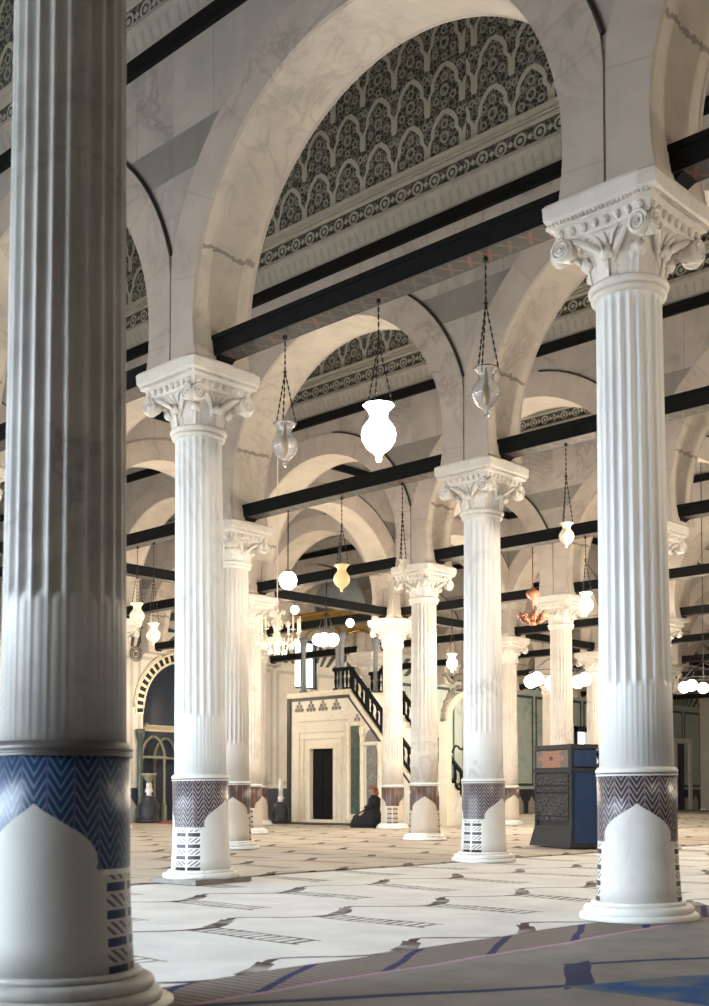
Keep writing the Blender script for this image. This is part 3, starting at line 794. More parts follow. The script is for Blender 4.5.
# kiosk posts and canopy
M_gp = mk_marble('grey_marble_post', (.22,.25,.28), (.45,.45,.45), (.16,.18,.2), .4, 4, .3)
for x in (-18.95,-17.05):
    for y in (MYN+.12, MYF-.14):
        b = MB(); b.lathe([(.15,0),(.15,.06),(.10,.10),(.10,.16),(.085,.2),(.08,1.6),(.1,1.64),(.09,1.7),(.13,1.8),(.15,1.92),(.15,2.0)], 16, (x,y,MZT+.06)); b.build('kiosk_post', M_gp, mb)
b = MB()
for y in (MYN+.12, MYF-.14):
    b.tube([(-18.0+.88*math.cos(a), y, 6.55+.42*math.sin(a)) for a in [PI*k/16 for k in range(17)]], .05, 8)
b.box((-19.15,MYN-.02,7.0),(-16.85,MYF+.02,7.14)); b.box((-19.05,MYN+.05,7.14),(-16.95,MYF-.05,7.4)); b.box((-19.2,MYN-.06,7.4),(-16.8,MYF+.06,7.48))
b.build('canopy', M_brass, mb)
b = MB(); b.lathe([(.85,7.48),(.9,7.7),(.92,8.0),(.8,8.4),(.55,8.75),(.2,9.1),(.05,9.4),(.09,9.5),(.03,9.6),(.06,9.7),(.01,10.0)], 24, (-18.0,21.0,0)); b.build('dome', M_gp, mb)
# side decoration: row of small palmettes, door frame, panels
for x in (-19.05,-18.45,-17.85,-17.2,-16.2):
    b = MB(); z = 4.02 if x < -17 else (4.0 if x < -16.5 else 3.45)
    for dx, dz, r in ((-.16,0,.07),(0,.0,.08),(.16,0,.07),(-.08,.13,.065),(.08,.13,.065),(0,.25,.06)): b.lathe([(r,-.012),(r*.8,.012),(.001,.02)], 10, (0,0,0), 0)
    b = MB()
    for dx, dz, r in ((-.16,0,.075),(0,.0,.08),(.16,0,.075),(-.08,.13,.07),(.08,.13,.07),(0,.25,.065)): b.ball((x+dx, MYN-.004, z+dz), r, 0, 8)
    for k in range(len(b.v)):
        q = b.v[k]; b.v[k] = (q[0], MYN-.004+(q[1]-MYN+.004)*.3, q[2])
    b.build('palmette_relief', M_slab, mb)
b = MB()
for d0, d1, dp in ((.0,.16,.07),(.34,.40,.06),(.58,.64,.05)):
    b.box((DX0-d1,MYN-dp,0),(DX0-d0,MYN,DZ+d1)); b.box((DX1+d0,MYN-dp,0),(DX1+d1,MYN,DZ+d1)); b.box((DX0-d0,MYN-dp,DZ+d0),(DX1+d0,MYN,DZ+d1))
b.box((DX0-.6,MYN-.08,DZ+.98),(DX1+.7,MYN,DZ+1.06)); b.box((DX0-.7,MYN-.1,0),(DX1+.7,MYN,.14))
b.build('door_surround', M_cream, mb)
b = MB()
b.box((DX0,MYN+.10,0.03),(DX1,MYN+.16,DZ))
for k in range(4):
    for q in range(2): b.box((DX0+.1+q*.53,MYN+.07,.15+k*.6),(DX0+.5+q*.53,MYN+.10,.65+k*.6))
d = b.build('side_door', M_dark, mb)
b = MB()
b.box((-16.47,MYN-.04,.35),(-16.09,MYN,3.35)); b.build('green_marble_panel', M_green, mb)
b = MB(); b.box((-15.74,MYN-.04,.35),(-15.28,MYN,2.66)); b.build('grey_marble_panel', M_grp, mb)
b = MB()
for x, z1 in ((-16.6,3.5),(-15.93,3.3),(-15.12,2.75),(-14.35,2.3)):
    b.lathe([(.12,0),(.12,.3),(.08,.35),(.075,z1-.35),(.1,z1-.3),(.12,z1-.12),(.13,z1)], 12, (x,MYN-.04,0))
b.box((-16.7,MYN-.1,3.38),(-15.85,MYN,3.5)) ; b.box((-16.0,MYN-.1,2.68),(-15.05,MYN,2.78))
b.build('engaged_colonnette', M_cream, mb)
b = MB(); 
pts = [(-15.52+.30*math.cos(PI*k/12), 2.80+.42*math.sin(PI*k/12)) for k in range(13)]
prism(b, pts, MYN-.03, MYN+.01); b.build('lunette', M_slab, mb)
# portal at the stair foot
b = MB(); PXF = MXF+.28; yc = 21.0; rw = .78
for s in (-1,1): b.box((MXF-.05,yc+s*rw if s>0 else yc-rw-.24,0),(PXF,yc+rw+.24 if s>0 else yc-rw,3.35))
NA = 20
for k in range(NA):
    a0, a1 = PI*k/NA, PI*(k+1)/NA
    p = [(yc+r*math.cos(a), 3.35+r*1.0*math.sin(a)) for r, a in ((rw,a0),(rw,a1),(rw+.22,a1),(rw+.22,a0))]
    b.hexa([(MXF-.05,)+q for q in p] + [(PXF,)+q for q in p])
b.build('portal', M_ms, mb)
b = MB()
for k in range(13):
    a = PI*k/12; b.ball((PXF-.1, yc+(rw+.32)*math.cos(a), 3.42+(rw+.32)*math.sin(a)), .08, 0, 8)
for s in (-1,1): b.tube([(PXF-.1, yc+s*(.1+.12*k), 4.75+.12*math.sin(k*1.1)) for k in range(9)], [.1,.1,.09,.09,.08,.08,.07,.06,.04], 8)
b.tube([(PXF-.1, yc+(rw+.32)*math.cos(a), 3.42+(rw+.32)*math.sin(a)) for a in [PI*k/24 for k in range(25)]], .05, 6); b.tube([(PXF-.1,yc,4.4),(PXF-.1,yc,5.3)], .08, 8); b.ball((PXF-.1,yc,5.05), .17); b.ball((PXF-.1,yc,5.3), .09)
b.build('portal_crest', M_slab, mb)
b = MB(); b.tube([(PXF-.05,yc+.1,0),(PXF-.05,yc+.1,4.1)], .04, 8)
b.tube([(PXF, yc-.75+.1*k, 2.35+.14*math.sin(k*.9)+.05*k) for k in range(16)], .035, 8); b.build('iron_bracket', M_iron, mb)

# ------------------------------------------------------------------ reading chair (kursi)
M_kurs = simple('dark_carved_wood', (.016,.018,.024), .5)
def mk_kcarv():
    t = NT('carved_wood_panels'); v = t.coords(); x, y, z = t.sep(v)
    vr = t.n('ShaderNodeTexVoronoi'); t.l(v, vr.inputs['Vector']); vr.inputs['Scale'].default_value = 13; vr.feature = 'DISTANCE_TO_EDGE'
    h = t.ramp(vr.outputs[0], [(.03, 1), (.12, 0)])
    col = t.mix(h, (.010,.012,.016), (.055,.058,.065)); t.bump(h, .7, .02); return t.done(col, .45)
def mk_krose():
    t = NT('painted_rosette_wood'); v = t.coords(); x, y, z = t.sep(v)
    dx = t.m('SUBTRACT', x, .62); dz = t.m('MULTIPLY', t.m('SUBTRACT', z, 1.73), 1.7)
    r = t.m('SQRT', t.m('ADD', t.m('MULTIPLY', dx, dx), t.m('MULTIPLY', dz, dz)))
    a = t.m('ARCTAN2', dz, dx)
    pet = t.m('ADD', .30, t.m('MULTIPLY', t.m('COSINE', t.m('MULTIPLY', a, 8)), .08))
    ins = t.m('MULTIPLY', t.m('LESS_THAN', r, t.m('ADD', pet, .10)), t.m('GREATER_THAN', t.m('FRACT', t.m('ADD', t.m('MULTIPLY', r, 9), t.m('MULTIPLY', t.m('COSINE', t.m('MULTIPLY', a, 8)), .35))), .35))
    col = t.mix(ins, (.13,.12,.115), (.40,.17,.085)); col = t.mix(t.m('LESS_THAN', r, .07), col, (.04,.04,.04)); return t.done(col, .5)
M_kc, M_kr = mk_kcarv(), mk_krose()
M_knavy = simple('navy_painted_wood', (.012,.045,.13), .3, nz=.35)
KX, KY = -1.04, 9.93                         # near corner on the floor (the edge facing the camera)
ka = math.atan2(.50, -1.12)                  # direction of the left face
ks = thing('reading_chair', 'dark carved wooden reading chair with an orange rosette panel and navy side', 'reading chair', (-2.30, 10.42, .02), math.atan2(9.93-10.42, -1.04+2.17))
Lf = math.hypot(1.13, .49)+.07; D = .62          # local x along the left face towards the near corner, local y to the back
b = MB(); b.box((.03,.03,.12),(Lf-.03,D-.02,1.96)); b.box((0,0,1.90),(Lf,D,1.99)); b.box((-.02,-.02,1.46),(Lf+.02,D,1.53)); b.box((0,0,.35),(.08,.08,1.9)); b.box((Lf-.08,0,.1),(Lf,.08,1.9))
b.build('body', M_kurs, ks)
b = MB(); b.hexa([(-.13,-.05,0.02),(Lf+.02,-.05,0.02),(Lf+.02,D,0.02),(-.13,D,0.02),(-.0,-.0,.42),(Lf,-.0,.42),(Lf,D,.42),(-.0,D,.42)]); b.build('flared_foot', M_kurs, ks)
b = MB(); b.box((.09,-.005,1.55),(Lf-.09,.035,1.88)); b.build('rosette_panel', M_kr, ks, label='orange and brown rosette panel')
for z0, z1 in ((1.22,1.43),(1.08,1.18),(.62,1.04),(.53,.59)):
    b = MB(); b.box((.1,-.008,z0),(Lf-.1,.03,z1)); b.build('carved_panel', M_kc, ks)
b = MB(); b.box((Lf-.005,.06,.1),(Lf+.025,D-.06,1.45)); b.box((Lf-.005,.06,1.56),(Lf+.02,D-.06,1.88)); 
b.build('navy_side_panel', M_knavy, ks)
b = MB(); b.box((.1,D,.0),(Lf-.02,D+.42,.55)); b.box((Lf-.14,D,.55),(Lf-.02,D+.42,1.62)); b.box((.1,D+.34,.55),(Lf-.02,D+.42,1.1)); b.build('seat', M_knavy, ks)
for y in (D+.14, D+.33):
    b = MB(); b.lathe([(.09,1.62),(.06,1.66),(.1,1.74),(.12,1.80),(.1,1.88),(.05,1.93),(.01,1.96)], 14, (Lf-.08,y,0)); b.build('finial', M_kurs, ks)

# ------------------------------------------------------------------ hanging lamps
def mk_glass(name, col, rough=.12, tr=.85, em=0, emc=None, alpha=None):
    t = NT(name); t.b.inputs['Base Color'].default_value = c4(col); t.b.inputs['Roughness'].default_value = rough
    t.b.inputs['Transmission Weight'].default_value = tr; t.b.inputs['IOR'].default_value = 1.45
    if em: t.b.inputs['Emission Color'].default_value = c4(emc); t.b.inputs['Emission Strength'].default_value = em
    return t.mat
M_clear = mk_glass('clear_glass', (.97,.96,.96), .08, .9)
M_milk = mk_glass('milk_glass', (.88,.80,.62), .4, .15, .08, (1,.86,.55))
M_amber = mk_glass('yellow_glass', (.85,.70,.38), .35, .25, .22, (1,.78,.4))
M_lit = emis('lit_milk_glass', (1,.96,.88), 4.5)
M_lit2 = emis('lit_globe', (1,.93,.82), 6)
prof_out = [(.001,0),(.018,.0),(.028,.02),(.022,.045),(.05,.075),(.105,.12),(.142,.18),(.152,.235),(.14,.29),(.105,.34),(.082,.37),(.078,.40),(.09,.44),(.118,.475),(.135,.49)]
def vase_mesh(mat, nm='glass_bowl'):
    b = MB(); n = 28
    inner = [(max(.001,r-.008), z+.004) for r, z in prof_out[3:]][::-1]
    pr = prof_out + inner; rows = []
    for r, z in pr:
        rows.append([((r*(1+.05*math.cos(8*2*PI*k/n))*math.cos(2*PI*k/n), r*(1+.05*math.cos(8*2*PI*k/n))*math.sin(2*PI*k/n), z) if z > .46 else (r*math.cos(2*PI*k/n), r*math.sin(2*PI*k/n), z)) for k in range(n)])
    b.grid(rows, True, 0, True, True, True); return b.mesh(nm, mat)
me_v = {'clear': vase_mesh(M_clear), 'milk': vase_mesh(M_milk), 'amber': vase_mesh(M_amber), 'lit': vase_mesh(M_lit)}
me_glob = None
def chain_mesh(z_top, sc):
    """three chains from the bowl rim to a hook, single chain above; links alternate"""
    b = MB(); rim = .125*sc; z0 = .49*sc; zh = z_top - (z_top-z0)*.42
    def links(p, q):
        p, q = Vector(p), Vector(q); L = (q-p).length; n = max(2, int(L/.07)); d = (q-p)/n
        for k in range(n):
            c = p + d*(k+.5); b.tube([c-d*.42, c, c+d*.42], [.006,.011,.006], 5)
    for k in range(3):
        a = k*2*PI/3 + .5; links((rim*math.cos(a), rim*math.sin(a), z0), (0,0,zh))
    b.ball((0,0,zh), .022); links((0,0,zh), (0,0,z_top)); b.ball((0,0,z_top-.033), .03)
    return b.mesh('chain', M_iron)
me_chain = {}
M_bulb = emis('lamp_bulb', (1,.9,.7), 8)
def lamp(x, y, zb, zt, kind, label, sc=1.0, power=0, group=None, colr=(1,.83,.62)):
    t = thing('hanging_lamp', label, 'hanging lamp', (x,y,zb), 0, group)
    g = link(me_v[kind], 'glass_bowl', t); g.scale = (sc,sc,sc)
    key = (round(zt-zb,2), sc)
    if key not in me_chain: me_chain[key] = chain_mesh(zt-zb, sc)
    link(me_chain[key], 'chain', t)
    if kind != 'lit':
        b = MB(); b.lathe([(.02,.12),(.035,.16),(.035,.3),(.02,.32),(.01,.5)], 10); g2 = b.build('oil_holder', M_brass, t); g2.scale = (sc,sc,sc)
    if power: point(x, y, zb-.12, power, colr, .12)
    return t
def point(x, y, z, p, colr=(1,.83,.62), r=.15):
    l = bpy.data.lights.new('bulb_light', 'POINT'); l.energy = p; l.color = colr; l.shadow_soft_size = r
    o = bpy.data.objects.new('bulb_light', l); C.objects.link(o); o.location = (x,y,z); return o
WARM = (1.0,.84,.64)
K = 1.25
lamp(2.98,0,4.57,6.315,'lit','large glowing white glass lamp hanging from the long beam, upper middle',1.22,60*K,None,(1,.86,.66))
lamp(1.54,0,4.80,6.315,'clear','unlit clear glass lamp under the long beam left of the glowing one',1.0)
lamp(4.39,0,4.74,6.315,'clear','unlit clear glass lamp hanging highest in front of the middle pier',.95)
lamp(-3.09,BS,4.62,6.315,'amber','yellow glass lamp hanging from the second beam above the minbar',.98,0)
lamp(-1.67,BS,4.75,6.315,'milk','small lamp on a thin chain in front of the central column capital',.5)
lamp(1.57,BS,4.73,6.315,'milk','pale unlit lamp between the middle column and the large right column',.75)
lamp(-9.12,BS,4.58,6.315,'milk','cream glass lamp just right of the largest column, upper of the pair',1.05)
lamp(-8.55,BS,4.14,6.315,'milk','cream glass lamp over the mihrab arch, lower of the pair',.95)
lamp(-1.70,2*BS,4.68,6.315,'lit','bright lamp left of the large right column above the reading chair',.95,160*K)
lamp(-9.75,3*BS,4.53,6.315,'lit','bright lamp between the central and middle columns over the stair portal',1.05,160*K)
fill_lamps = [(2.5,BS,120),(8.9,0,60),(8.9,BS,260),(8.9,2*BS,170),(2.9,2*BS,150),(-3.0,0,90),(-7.3,BS,110),(-11.2,BS,130),(-14.3,2*BS,170),(-20.5,2*BS,200),(-4.3,2*BS,110),(-1.05,2*BS,150),
  (-21.5,3*BS,170),(-8.8,3*BS,90),(-3.8,3*BS,150),(-13,4*BS,200),(-7,4*BS,150),(-20.5,5*BS,250),(-17.2,5*BS,200),(-10.3,5*BS,200),(-21.5,6*BS,250),(-14,6*BS,250),(-17,7*BS,250),(2.9,4*BS,150),(3.2,6*BS,200),(-15,0,150)]  # added lamps, kept out of view, that give the hall warm fill light
for (x, y, pw) in fill_lamps:
    lamp(x, y, 4.6, 6.315, 'lit', 'unseen glowing glass lamp added for warm fill, behind columns or outside the frame', 1.0, pw*K, 'added fill lamps of the hidden bays', WARM)
# globes
def globe(x, y, z, r, label, power=0, hang=None, group=None):
    t = thing('globe_lamp', label, 'globe lamp', (x,y,z), 0, group)
    b = MB(); b.ball((0,0,0), r, 0, 20); b.build('globe', M_lit2, t)
    b = MB(); b.lathe([(r*.45,r*.85),(r*.5,r*.95),(r*.3,r*1.15),(.012,r*1.2)], 14); b.build('fitting', M_brass, t)
    if hang: b = MB(); b.tube([(0,0,r),(0,0,hang-z)], .012, 6); b.build('rod', M_iron, t)
    if power: point(x, y, z-r-.05, power, WARM, .1)
    return t
globe(-4.47,BS,5.0,.17,'bright white globe beside the yellow lamp, larger and upper of the two at left',60*K,6.315)
globe(-12,13.05,6.1,.12,'small lit globe under the slanting cross beam near its left end',60*K,6.315)
globe(-12,15.25,5.97,.12,'small lit globe under the slanting cross beam near its right end',60*K,6.315)

def ring_chandelier(x, y, z, R, n, gr, label, ztop, power, rot=0):
    t = thing('globe_chandelier', label, 'chandelier', (x,y,z))
    b = MB(); b.tube([(R*math.cos(2*PI*k/32),R*math.sin(2*PI*k/32),.3) for k in range(32)], .012, 8, 0, True)
    b.tube([(0,0,.3),(0,0,ztop-z)], .012, 6)
    for k in range(n):
        a = rot+2*PI*k/n; b.tube([(0,0,.75),(R*.5*math.cos(a),R*.5*math.sin(a),.62),(R*math.cos(a),R*math.sin(a),.3)], .01, 6)
    b.build('frame', M_iron, t)
    for k in range(n):
        a = rot+2*PI*k/n; q = MB(); q.ball((R*math.cos(a),R*math.sin(a),.06), gr, 0, 16); o = q.build('globe', M_lit2, t)
    point(x, y, z-.5, power, WARM, .3)
ring_chandelier(-7.1,18.5,4.15,.78,6,.19,'chandelier of white globes behind the reading chair column',15.0,300*K,.3)
ring_chandelier(-4.25,21.5,4.0,.55,5,.16,'chandelier of small globes at the right edge of the picture',15.0,200*K,.8)
ring_chandelier(-9.15,2*BS,4.8,.2,5,.15,'small cluster of very bright globes before the bright window',6.31,120*K,.2)

# crystal chandelier
M_crys = mk_glass('cut_crystal', (.9,.86,.78), .15, .55, .12, (1,.85,.6))
ch = thing('crystal_chandelier', 'crystal chandelier with branching arms left of the bright window', 'chandelier', (-9.35,9.95,4.75))
b = MB(); b.lathe([(.02,-.35),(.07,-.28),(.03,-.2),(.09,-.1),(.14,.0),(.08,.1),(.04,.2),(.07,.35),(.12,.45),(.05,.55),(.012,.7),(.012,10.2)], 14); b.build('stem', M_crys, ch)
for k in range(10):
    a = 2*PI*k/10; r = .55; b = MB()
    b.tube([(.08*math.cos(a),.08*math.sin(a),0),(.3*math.cos(a),.3*math.sin(a),-.14),(r*math.cos(a),r*math.sin(a),.05),(r*math.cos(a),r*math.sin(a),.18)], .018, 6)
    b.lathe([(.01,0),(.07,.03),(.05,.04),(.02,.05)], 8, (r*math.cos(a),r*math.sin(a),.16)); arm = b.build('arm', M_crys, ch)
    b = MB(); b.lathe([(.022,0),(.022,.22),(.03,.24),(.015,.32),(.001,.34)], 8, (r*math.cos(a),r*math.sin(a),.21)); b.build('candle', M_milk, arm)
b = MB()
for lv, (r, z, n) in enumerate(((.52,.0,30),(.38,-.12,22),(.22,-.25,14),(.3,.42,16),(.18,.7,10))):
    for k in range(n):
        a = 2*PI*k/n; b.lathe([(.001,-.12),(.018,-.06),(.022,-.03),(.001,0)], 6, (r*math.cos(a), r*math.sin(a), z), 0, False)
o = b.build('crystal_drops', M_crys, ch); o['kind'] = 'stuff'
point(-9.35,9.95,4.2,80*K,WARM,.3)

# copper chandelier
cu = thing('copper_chandelier', 'small reddish copper chandelier hanging left of the reading chair column', 'chandelier', (-3.0,2*BS,4.72))
b = MB(); b.lathe([(.01,-.12),(.08,-.1),(.05,-.04),(.12,.03),(.1,.08),(.03,.12),(.02,.42),(.12,.5),(.15,.56),(.12,.62),(.03,.68),(.012,.75),(.012,1.58)], 16); b.build('stem', M_copper, cu)
for k in range(8):
    a = 2*PI*k/8; b = MB(); c, s = math.cos(a), math.sin(a)
    b.tube([(.06*c,.06*s,0),(.14*c,.14*s,-.05),(.24*c,.24*s,.0),(.27*c,.27*s,.06)], .026, 6); b.lathe([(.02,0),(.06,.03),(.055,.05),(.03,.08),(.02,.12)], 10, (.27*c,.27*s,.05)); b.build('arm', M_copper, cu)

# ------------------------------------------------------------------ candle stands
def candlestand(x, y, label, hcan, s=1.0):
    t = thing('candle_stand', label, 'candle stand', (x,y,.036))
    b = MB(); b.lathe([(.34*s,0),(.34*s,.06*s),(.25*s,.1*s),(.30*s,.3*s),(.28*s,.5*s),(.16*s,.62*s),(.2*s,.68*s),(.1*s,.72*s)], 24); b.build('base', M_kurs, t)
    b = MB(); b.lathe([(.1*s,.7*s),(.06*s,.78*s),(.12*s,.84*s),(.09*s,.9*s),(.09*s,.92*s)], 16)
    b.lathe([(.08*s,.9*s),(.075*s,.9*s+hcan),(.02,.92*s+hcan)], 16); b.build('candle', M_base, t)
    return t
candlestand(-19.0,19.05,'tall pale candle on a dark round base at the left foot of the minbar',.62,1.0)
t = candlestand(-22.2,15.75,'goblet-shaped stand on a dark base in front of the mihrab',.2,1.3)
b = MB(); b.lathe([(.1,1.3),(.08,1.36),(.10,1.45),(.24,1.62),(.28,1.72),(.25,1.72),(.1,1.5)], 20); b.build('goblet', M_gold, t)

# ------------------------------------------------------------------ seated person
M_robe = simple('black_robe_cloth', (.012,.013,.016), .9)
M_head = simple('rust_headcloth', (.26,.085,.045), .8)
M_skin = simple('skin', (.42,.24,.17), .6)
def skin_mesh(name, joints, edges, mat, parent, root=0, sub=2):
    me = bpy.data.meshes.new(name); me.from_pydata([j[:3] for j in joints], edges, []); me.materials.append(mat)
    o = bpy.data.objects.new(name, me); C.objects.link(o)
    sk = o.modifiers.new('skin', 'SKIN'); sk.use_smooth_shade = True
    for k, v in enumerate(me.skin_vertices[0].data):
        v.radius = (joints[k][3], joints[k][3]); v.use_root = (k == root)
    ss = o.modifiers.new('sub', 'SUBSURF'); ss.levels = sub; ss.render_levels = sub
    o.parent = parent; return o
pr = thing('person', 'person in black robe and rust headcloth sitting low before the minbar stair', 'person', (-13.05,17.25,.018), yaw)
# local frame: +x picture right, -y towards the camera
J = [(.10,.05,.42,.17),(.12,.05,.62,.16),(.12,.04,.80,.17),(.11,.02,.95,.07),(.08,0,1.05,.055),(.06,-.01,1.13,.08),
     (.12,-.16,.86,.075),(.0,-.24,.66,.055),(-.14,-.18,.60,.04),(-.20,-.15,.60,.03),
     (.12,.22,.86,.075),(.02,.28,.66,.055),(-.12,.16,.60,.04),(-.18,.12,.60,.03),
     (.05,-.10,.40,.12),(-.30,-.16,.42,.095),(-.34,-.17,.14,.07),(-.38,-.19,.06,.04),
     (.05,.18,.40,.12),(-.28,.20,.42,.095),(-.30,.2,.14,.07),(-.36,.2,.06,.04)]
Eg = [(0,1),(1,2),(2,3),(3,4),(4,5),(2,6),(6,7),(7,8),(8,9),(2,10),(10,11),(11,12),(12,13),(0,14),(14,15),(15,16),(16,17),(0,18),(18,19),(19,20),(20,21)]
skin_mesh('body', J, Eg, M_skin, pr)
# head detail
b = MB(); b.ball((.055,-.01,1.15), .095, 0, 16, 1.2); b.ball((-.035,-.01,1.14), .018, 0, 8, 1.4)
for s in (-1,1): b.ball((.07,-.01+s*.094,1.15), .022, 0, 8, 1.3)
b.box((-.036,-.03,1.105),(-.028,.01,1.111)); b.build('head', M_skin, pr)
for sy in (-1, 1):
    for k in range(5):
        y = (-.15 if sy < 0 else .12) + (k-2)*.018; b = MB() if k == 0 else b
        b.tube([(-.20,y,.60),(-.25,y,.592),(-.28 if k else -.24,y-(.02 if k == 0 else 0),.575)], [.010,.009,.007], 6)
    b.build('fingers', M_skin, pr)
b = MB(); rows = []
for z, rx, ry, ox, oy in ((.0,.52,.38,-.10,.02),(.15,.50,.38,-.10,.02),(.35,.44,.34,-.08,.03),(.47,.33,.30,-.02,.03),(.56,.24,.25,.06,.03),(.72,.20,.25,.11,.03),(.88,.19,.27,.12,.03),(.95,.12,.16,.12,.02),(1.0,.08,.08,.10,.01)):
    rows.append([(ox+rx*math.cos(a)*(1+.04*math.sin(9*a)*(1-z)), oy+ry*math.sin(a)*(1+.04*math.sin(9*a+1)*(1-z)), z) for a in [2*PI*k/36 for k in range(36)]])
b.grid(rows, True, 0, True, True, True)
for s in (-1,1): b.tube([(.12,.03+s*.24,.86),(.04,.03+s*.28,.68),(-.10,.03+s*.22,.60),(-.15,.03+s*.18,.60)], [.10,.095,.08,.07], 12)
b.build('robe', M_robe, pr)
b = MB(); rows = []
for k in range(7):
    e = k/6*PI/2; rows.append([(.075+.115*math.cos(e)*math.cos(a), -.01+.112*math.cos(e)*math.sin(a), 1.175+.115*math.sin(e)) for a in [2*PI*q/20 for q in range(20)]])
b.grid(rows, True, 0, True, True, True)
b.tube([(.075+.112*math.cos(a), -.01+.11*math.sin(a), 1.19+.02*math.sin(3*a)) for a in [2*PI*q/24 for q in range(24)]], .03, 8, 0, True)
b.tube([(.17,-.01,1.18),(.19,-.02,1.05),(.18,-.04,.9)], [.06,.07,.04], 10)
b.build('headcloth', M_head, pr)


# ------------------------------------------------------------------ floor and carpets
def mk_floor():
    t = NT('stone_floor'); v = t.coords(); return t.done(veined(t, v, (.12,.10,.085), (.2,.17,.15), .5, .6, (.09,.075,.065)), .55)
b = MB(); b.box((-26.5,-12.5,-.3),(20.4,60,-.002)); b.build('floor', mk_floor(), kind='structure')

def mk_prayer(name, base, patch, line, xa):
    """white carpet woven with rows of niche outlines pointing to the sanctuary wall; local x along the aisle"""
    t = NT(name); v = t.coords(); x, y, z = t.sep(v)
    PB, PA = 1.42, 2.05
    wob = t.m('MULTIPLY', t.m('SUBTRACT', t.noise(v, .9, 2), .5), .16)
    yv = t.m('ADD', y, wob); xv = t.m('ADD', x, t.m('MULTIPLY', t.m('SUBTRACT', t.noise(v, .6, 2), .5), .22))
    u = t.m('SUBTRACT', t.m('FRACT', t.m('DIVIDE', t.m('ADD', yv, 100*PB+.93+PB/2), PB)), .5)     # 0 at an apex
    au = t.m('MULTIPLY', t.m('ABSOLUTE', u), PB)
    xr = t.m('MULTIPLY', t.m('FRACT', t.m('DIVIDE', t.m('ADD', t.m('SUBTRACT', xv, xa), 40*PA), PA)), PA)  # 0 at apex line
    off = t.ramp(t.m('DIVIDE', au, .71), [(0,0),(.25,.12/1.0),(.55,.30),(.8,.40),(1,.42)])
    d = t.m('ABSOLUTE', t.m('SUBTRACT', xr, off))
    side = t.m('GREATER_THAN', u, 0)
    # thicker on one flank
    thick = t.m('MULTIPLY', t.m('MULTIPLY', t.m('GREATER_THAN', u, -.43), t.m('LESS_THAN', u, -.12)), .045)
    wl = t.m('ADD', .042, thick)
    chev = t.m('MULTIPLY', t.m('LESS_THAN', d, wl), t.m('LESS_THAN', xr, .6))
    # jambs: double dashed line running back from the valley
    jd = t.m('SUBTRACT', .71, au)
    j1 = t.m('MULTIPLY', t.m('LESS_THAN', jd, .14), t.m('MULTIPLY', t.m('GREATER_THAN', xr, .40), t.m('LESS_THAN', xr, 1.65)))
    hat = t.m('GREATER_THAN', t.m('FRACT', t.m('MULTIPLY', xr, 9.0)), .45)
    core = t.m('LESS_THAN', jd, .035)
    jam = t.m('MULTIPLY', j1, t.m('MAXIMUM', t.m('SUBTRACT', 1, t.m('MULTIPLY', hat, 1)), t.m('GREATER_THAN', jd, .105)))
    jam = t.m('MULTIPLY', jam, .95)
    n = t.noise(v, 1.7, 4); colb = t.mix(t.ramp(n, [(.35,0),(.65,1)]), base, patch)
    fad = t.ramp(t.noise(v, 3.5, 3), [(.35,.55),(.6,1)])
    col = t.mix(t.m('MULTIPLY', t.m('MAXIMUM', chev, jam), fad), colb, line)
    t.bump(t.noise(v, 120, 2), .3, .004)
    return t.done(col, .9, 0, .1)
M_car1 = mk_prayer('white_prayer_carpet', (.80,.80,.79), (.69,.685,.68), (.075,.055,.055), 3.42)
M_car2 = mk_prayer('cream_prayer_carpet', (.54,.49,.43), (.46,.415,.36), (.07,.05,.045), 3.42)
def carpet(x0, x1, y0, y1, mat, label, z=.012, grp=None):
    b = MB(); nx, ny = max(2, int((x1-x0)/.3)), max(2, int((y1-y0)/.5)); random.seed(int(abs(x0)*10))
    H = lambda x, y: .004*math.sin(x*3.1+y*1.3)+.003*math.sin(y*4.2)
    rows = []
    for i in range(nx+1):
        x = x0+(x1-x0)*i/nx; row = []
        for j in range(ny+1):
            y = y0+(y1-y0)*j/ny; xx = x + (.02*math.sin(y*1.7) if i in (0,nx) else 0); row.append((xx, y, z+H(xx,y)))
        rows.append(row)
    b.grid(rows, False, 0, True)
    n = len(b.v)
    top = rows
    for row in (rows[0], rows[-1]):
        for k in range(ny): b.face([row[k], row[k+1], (row[k+1][0],row[k+1][1],0), (row[k][0],row[k][1],0)])
    o = b.build('prayer_carpet', mat); o['label'] = label; o['category'] = 'carpet'
    return o
carpet(-.12,5.85,-11.9,59.8,M_car1,'white prayer carpet with dark niche outlines filling the middle foreground')
carpet(-6.2,-.36,-11.9,59.8,M_car2,'cream prayer carpet beyond the near columns, second strip from the front')
carpet(-12.2,-6.33,-11.9,59.8,M_car2,'cream prayer carpet crossing under the central column, third strip from the front')
carpet(-22.8,-12.4,-11.9,18.2,M_car2,'cream prayer carpet farthest back, between the mihrab and the central columns')
carpet(-22.8,-12.4,22.3,59.8,M_car2,'cream prayer carpet beyond the minbar along the green panelled wall')
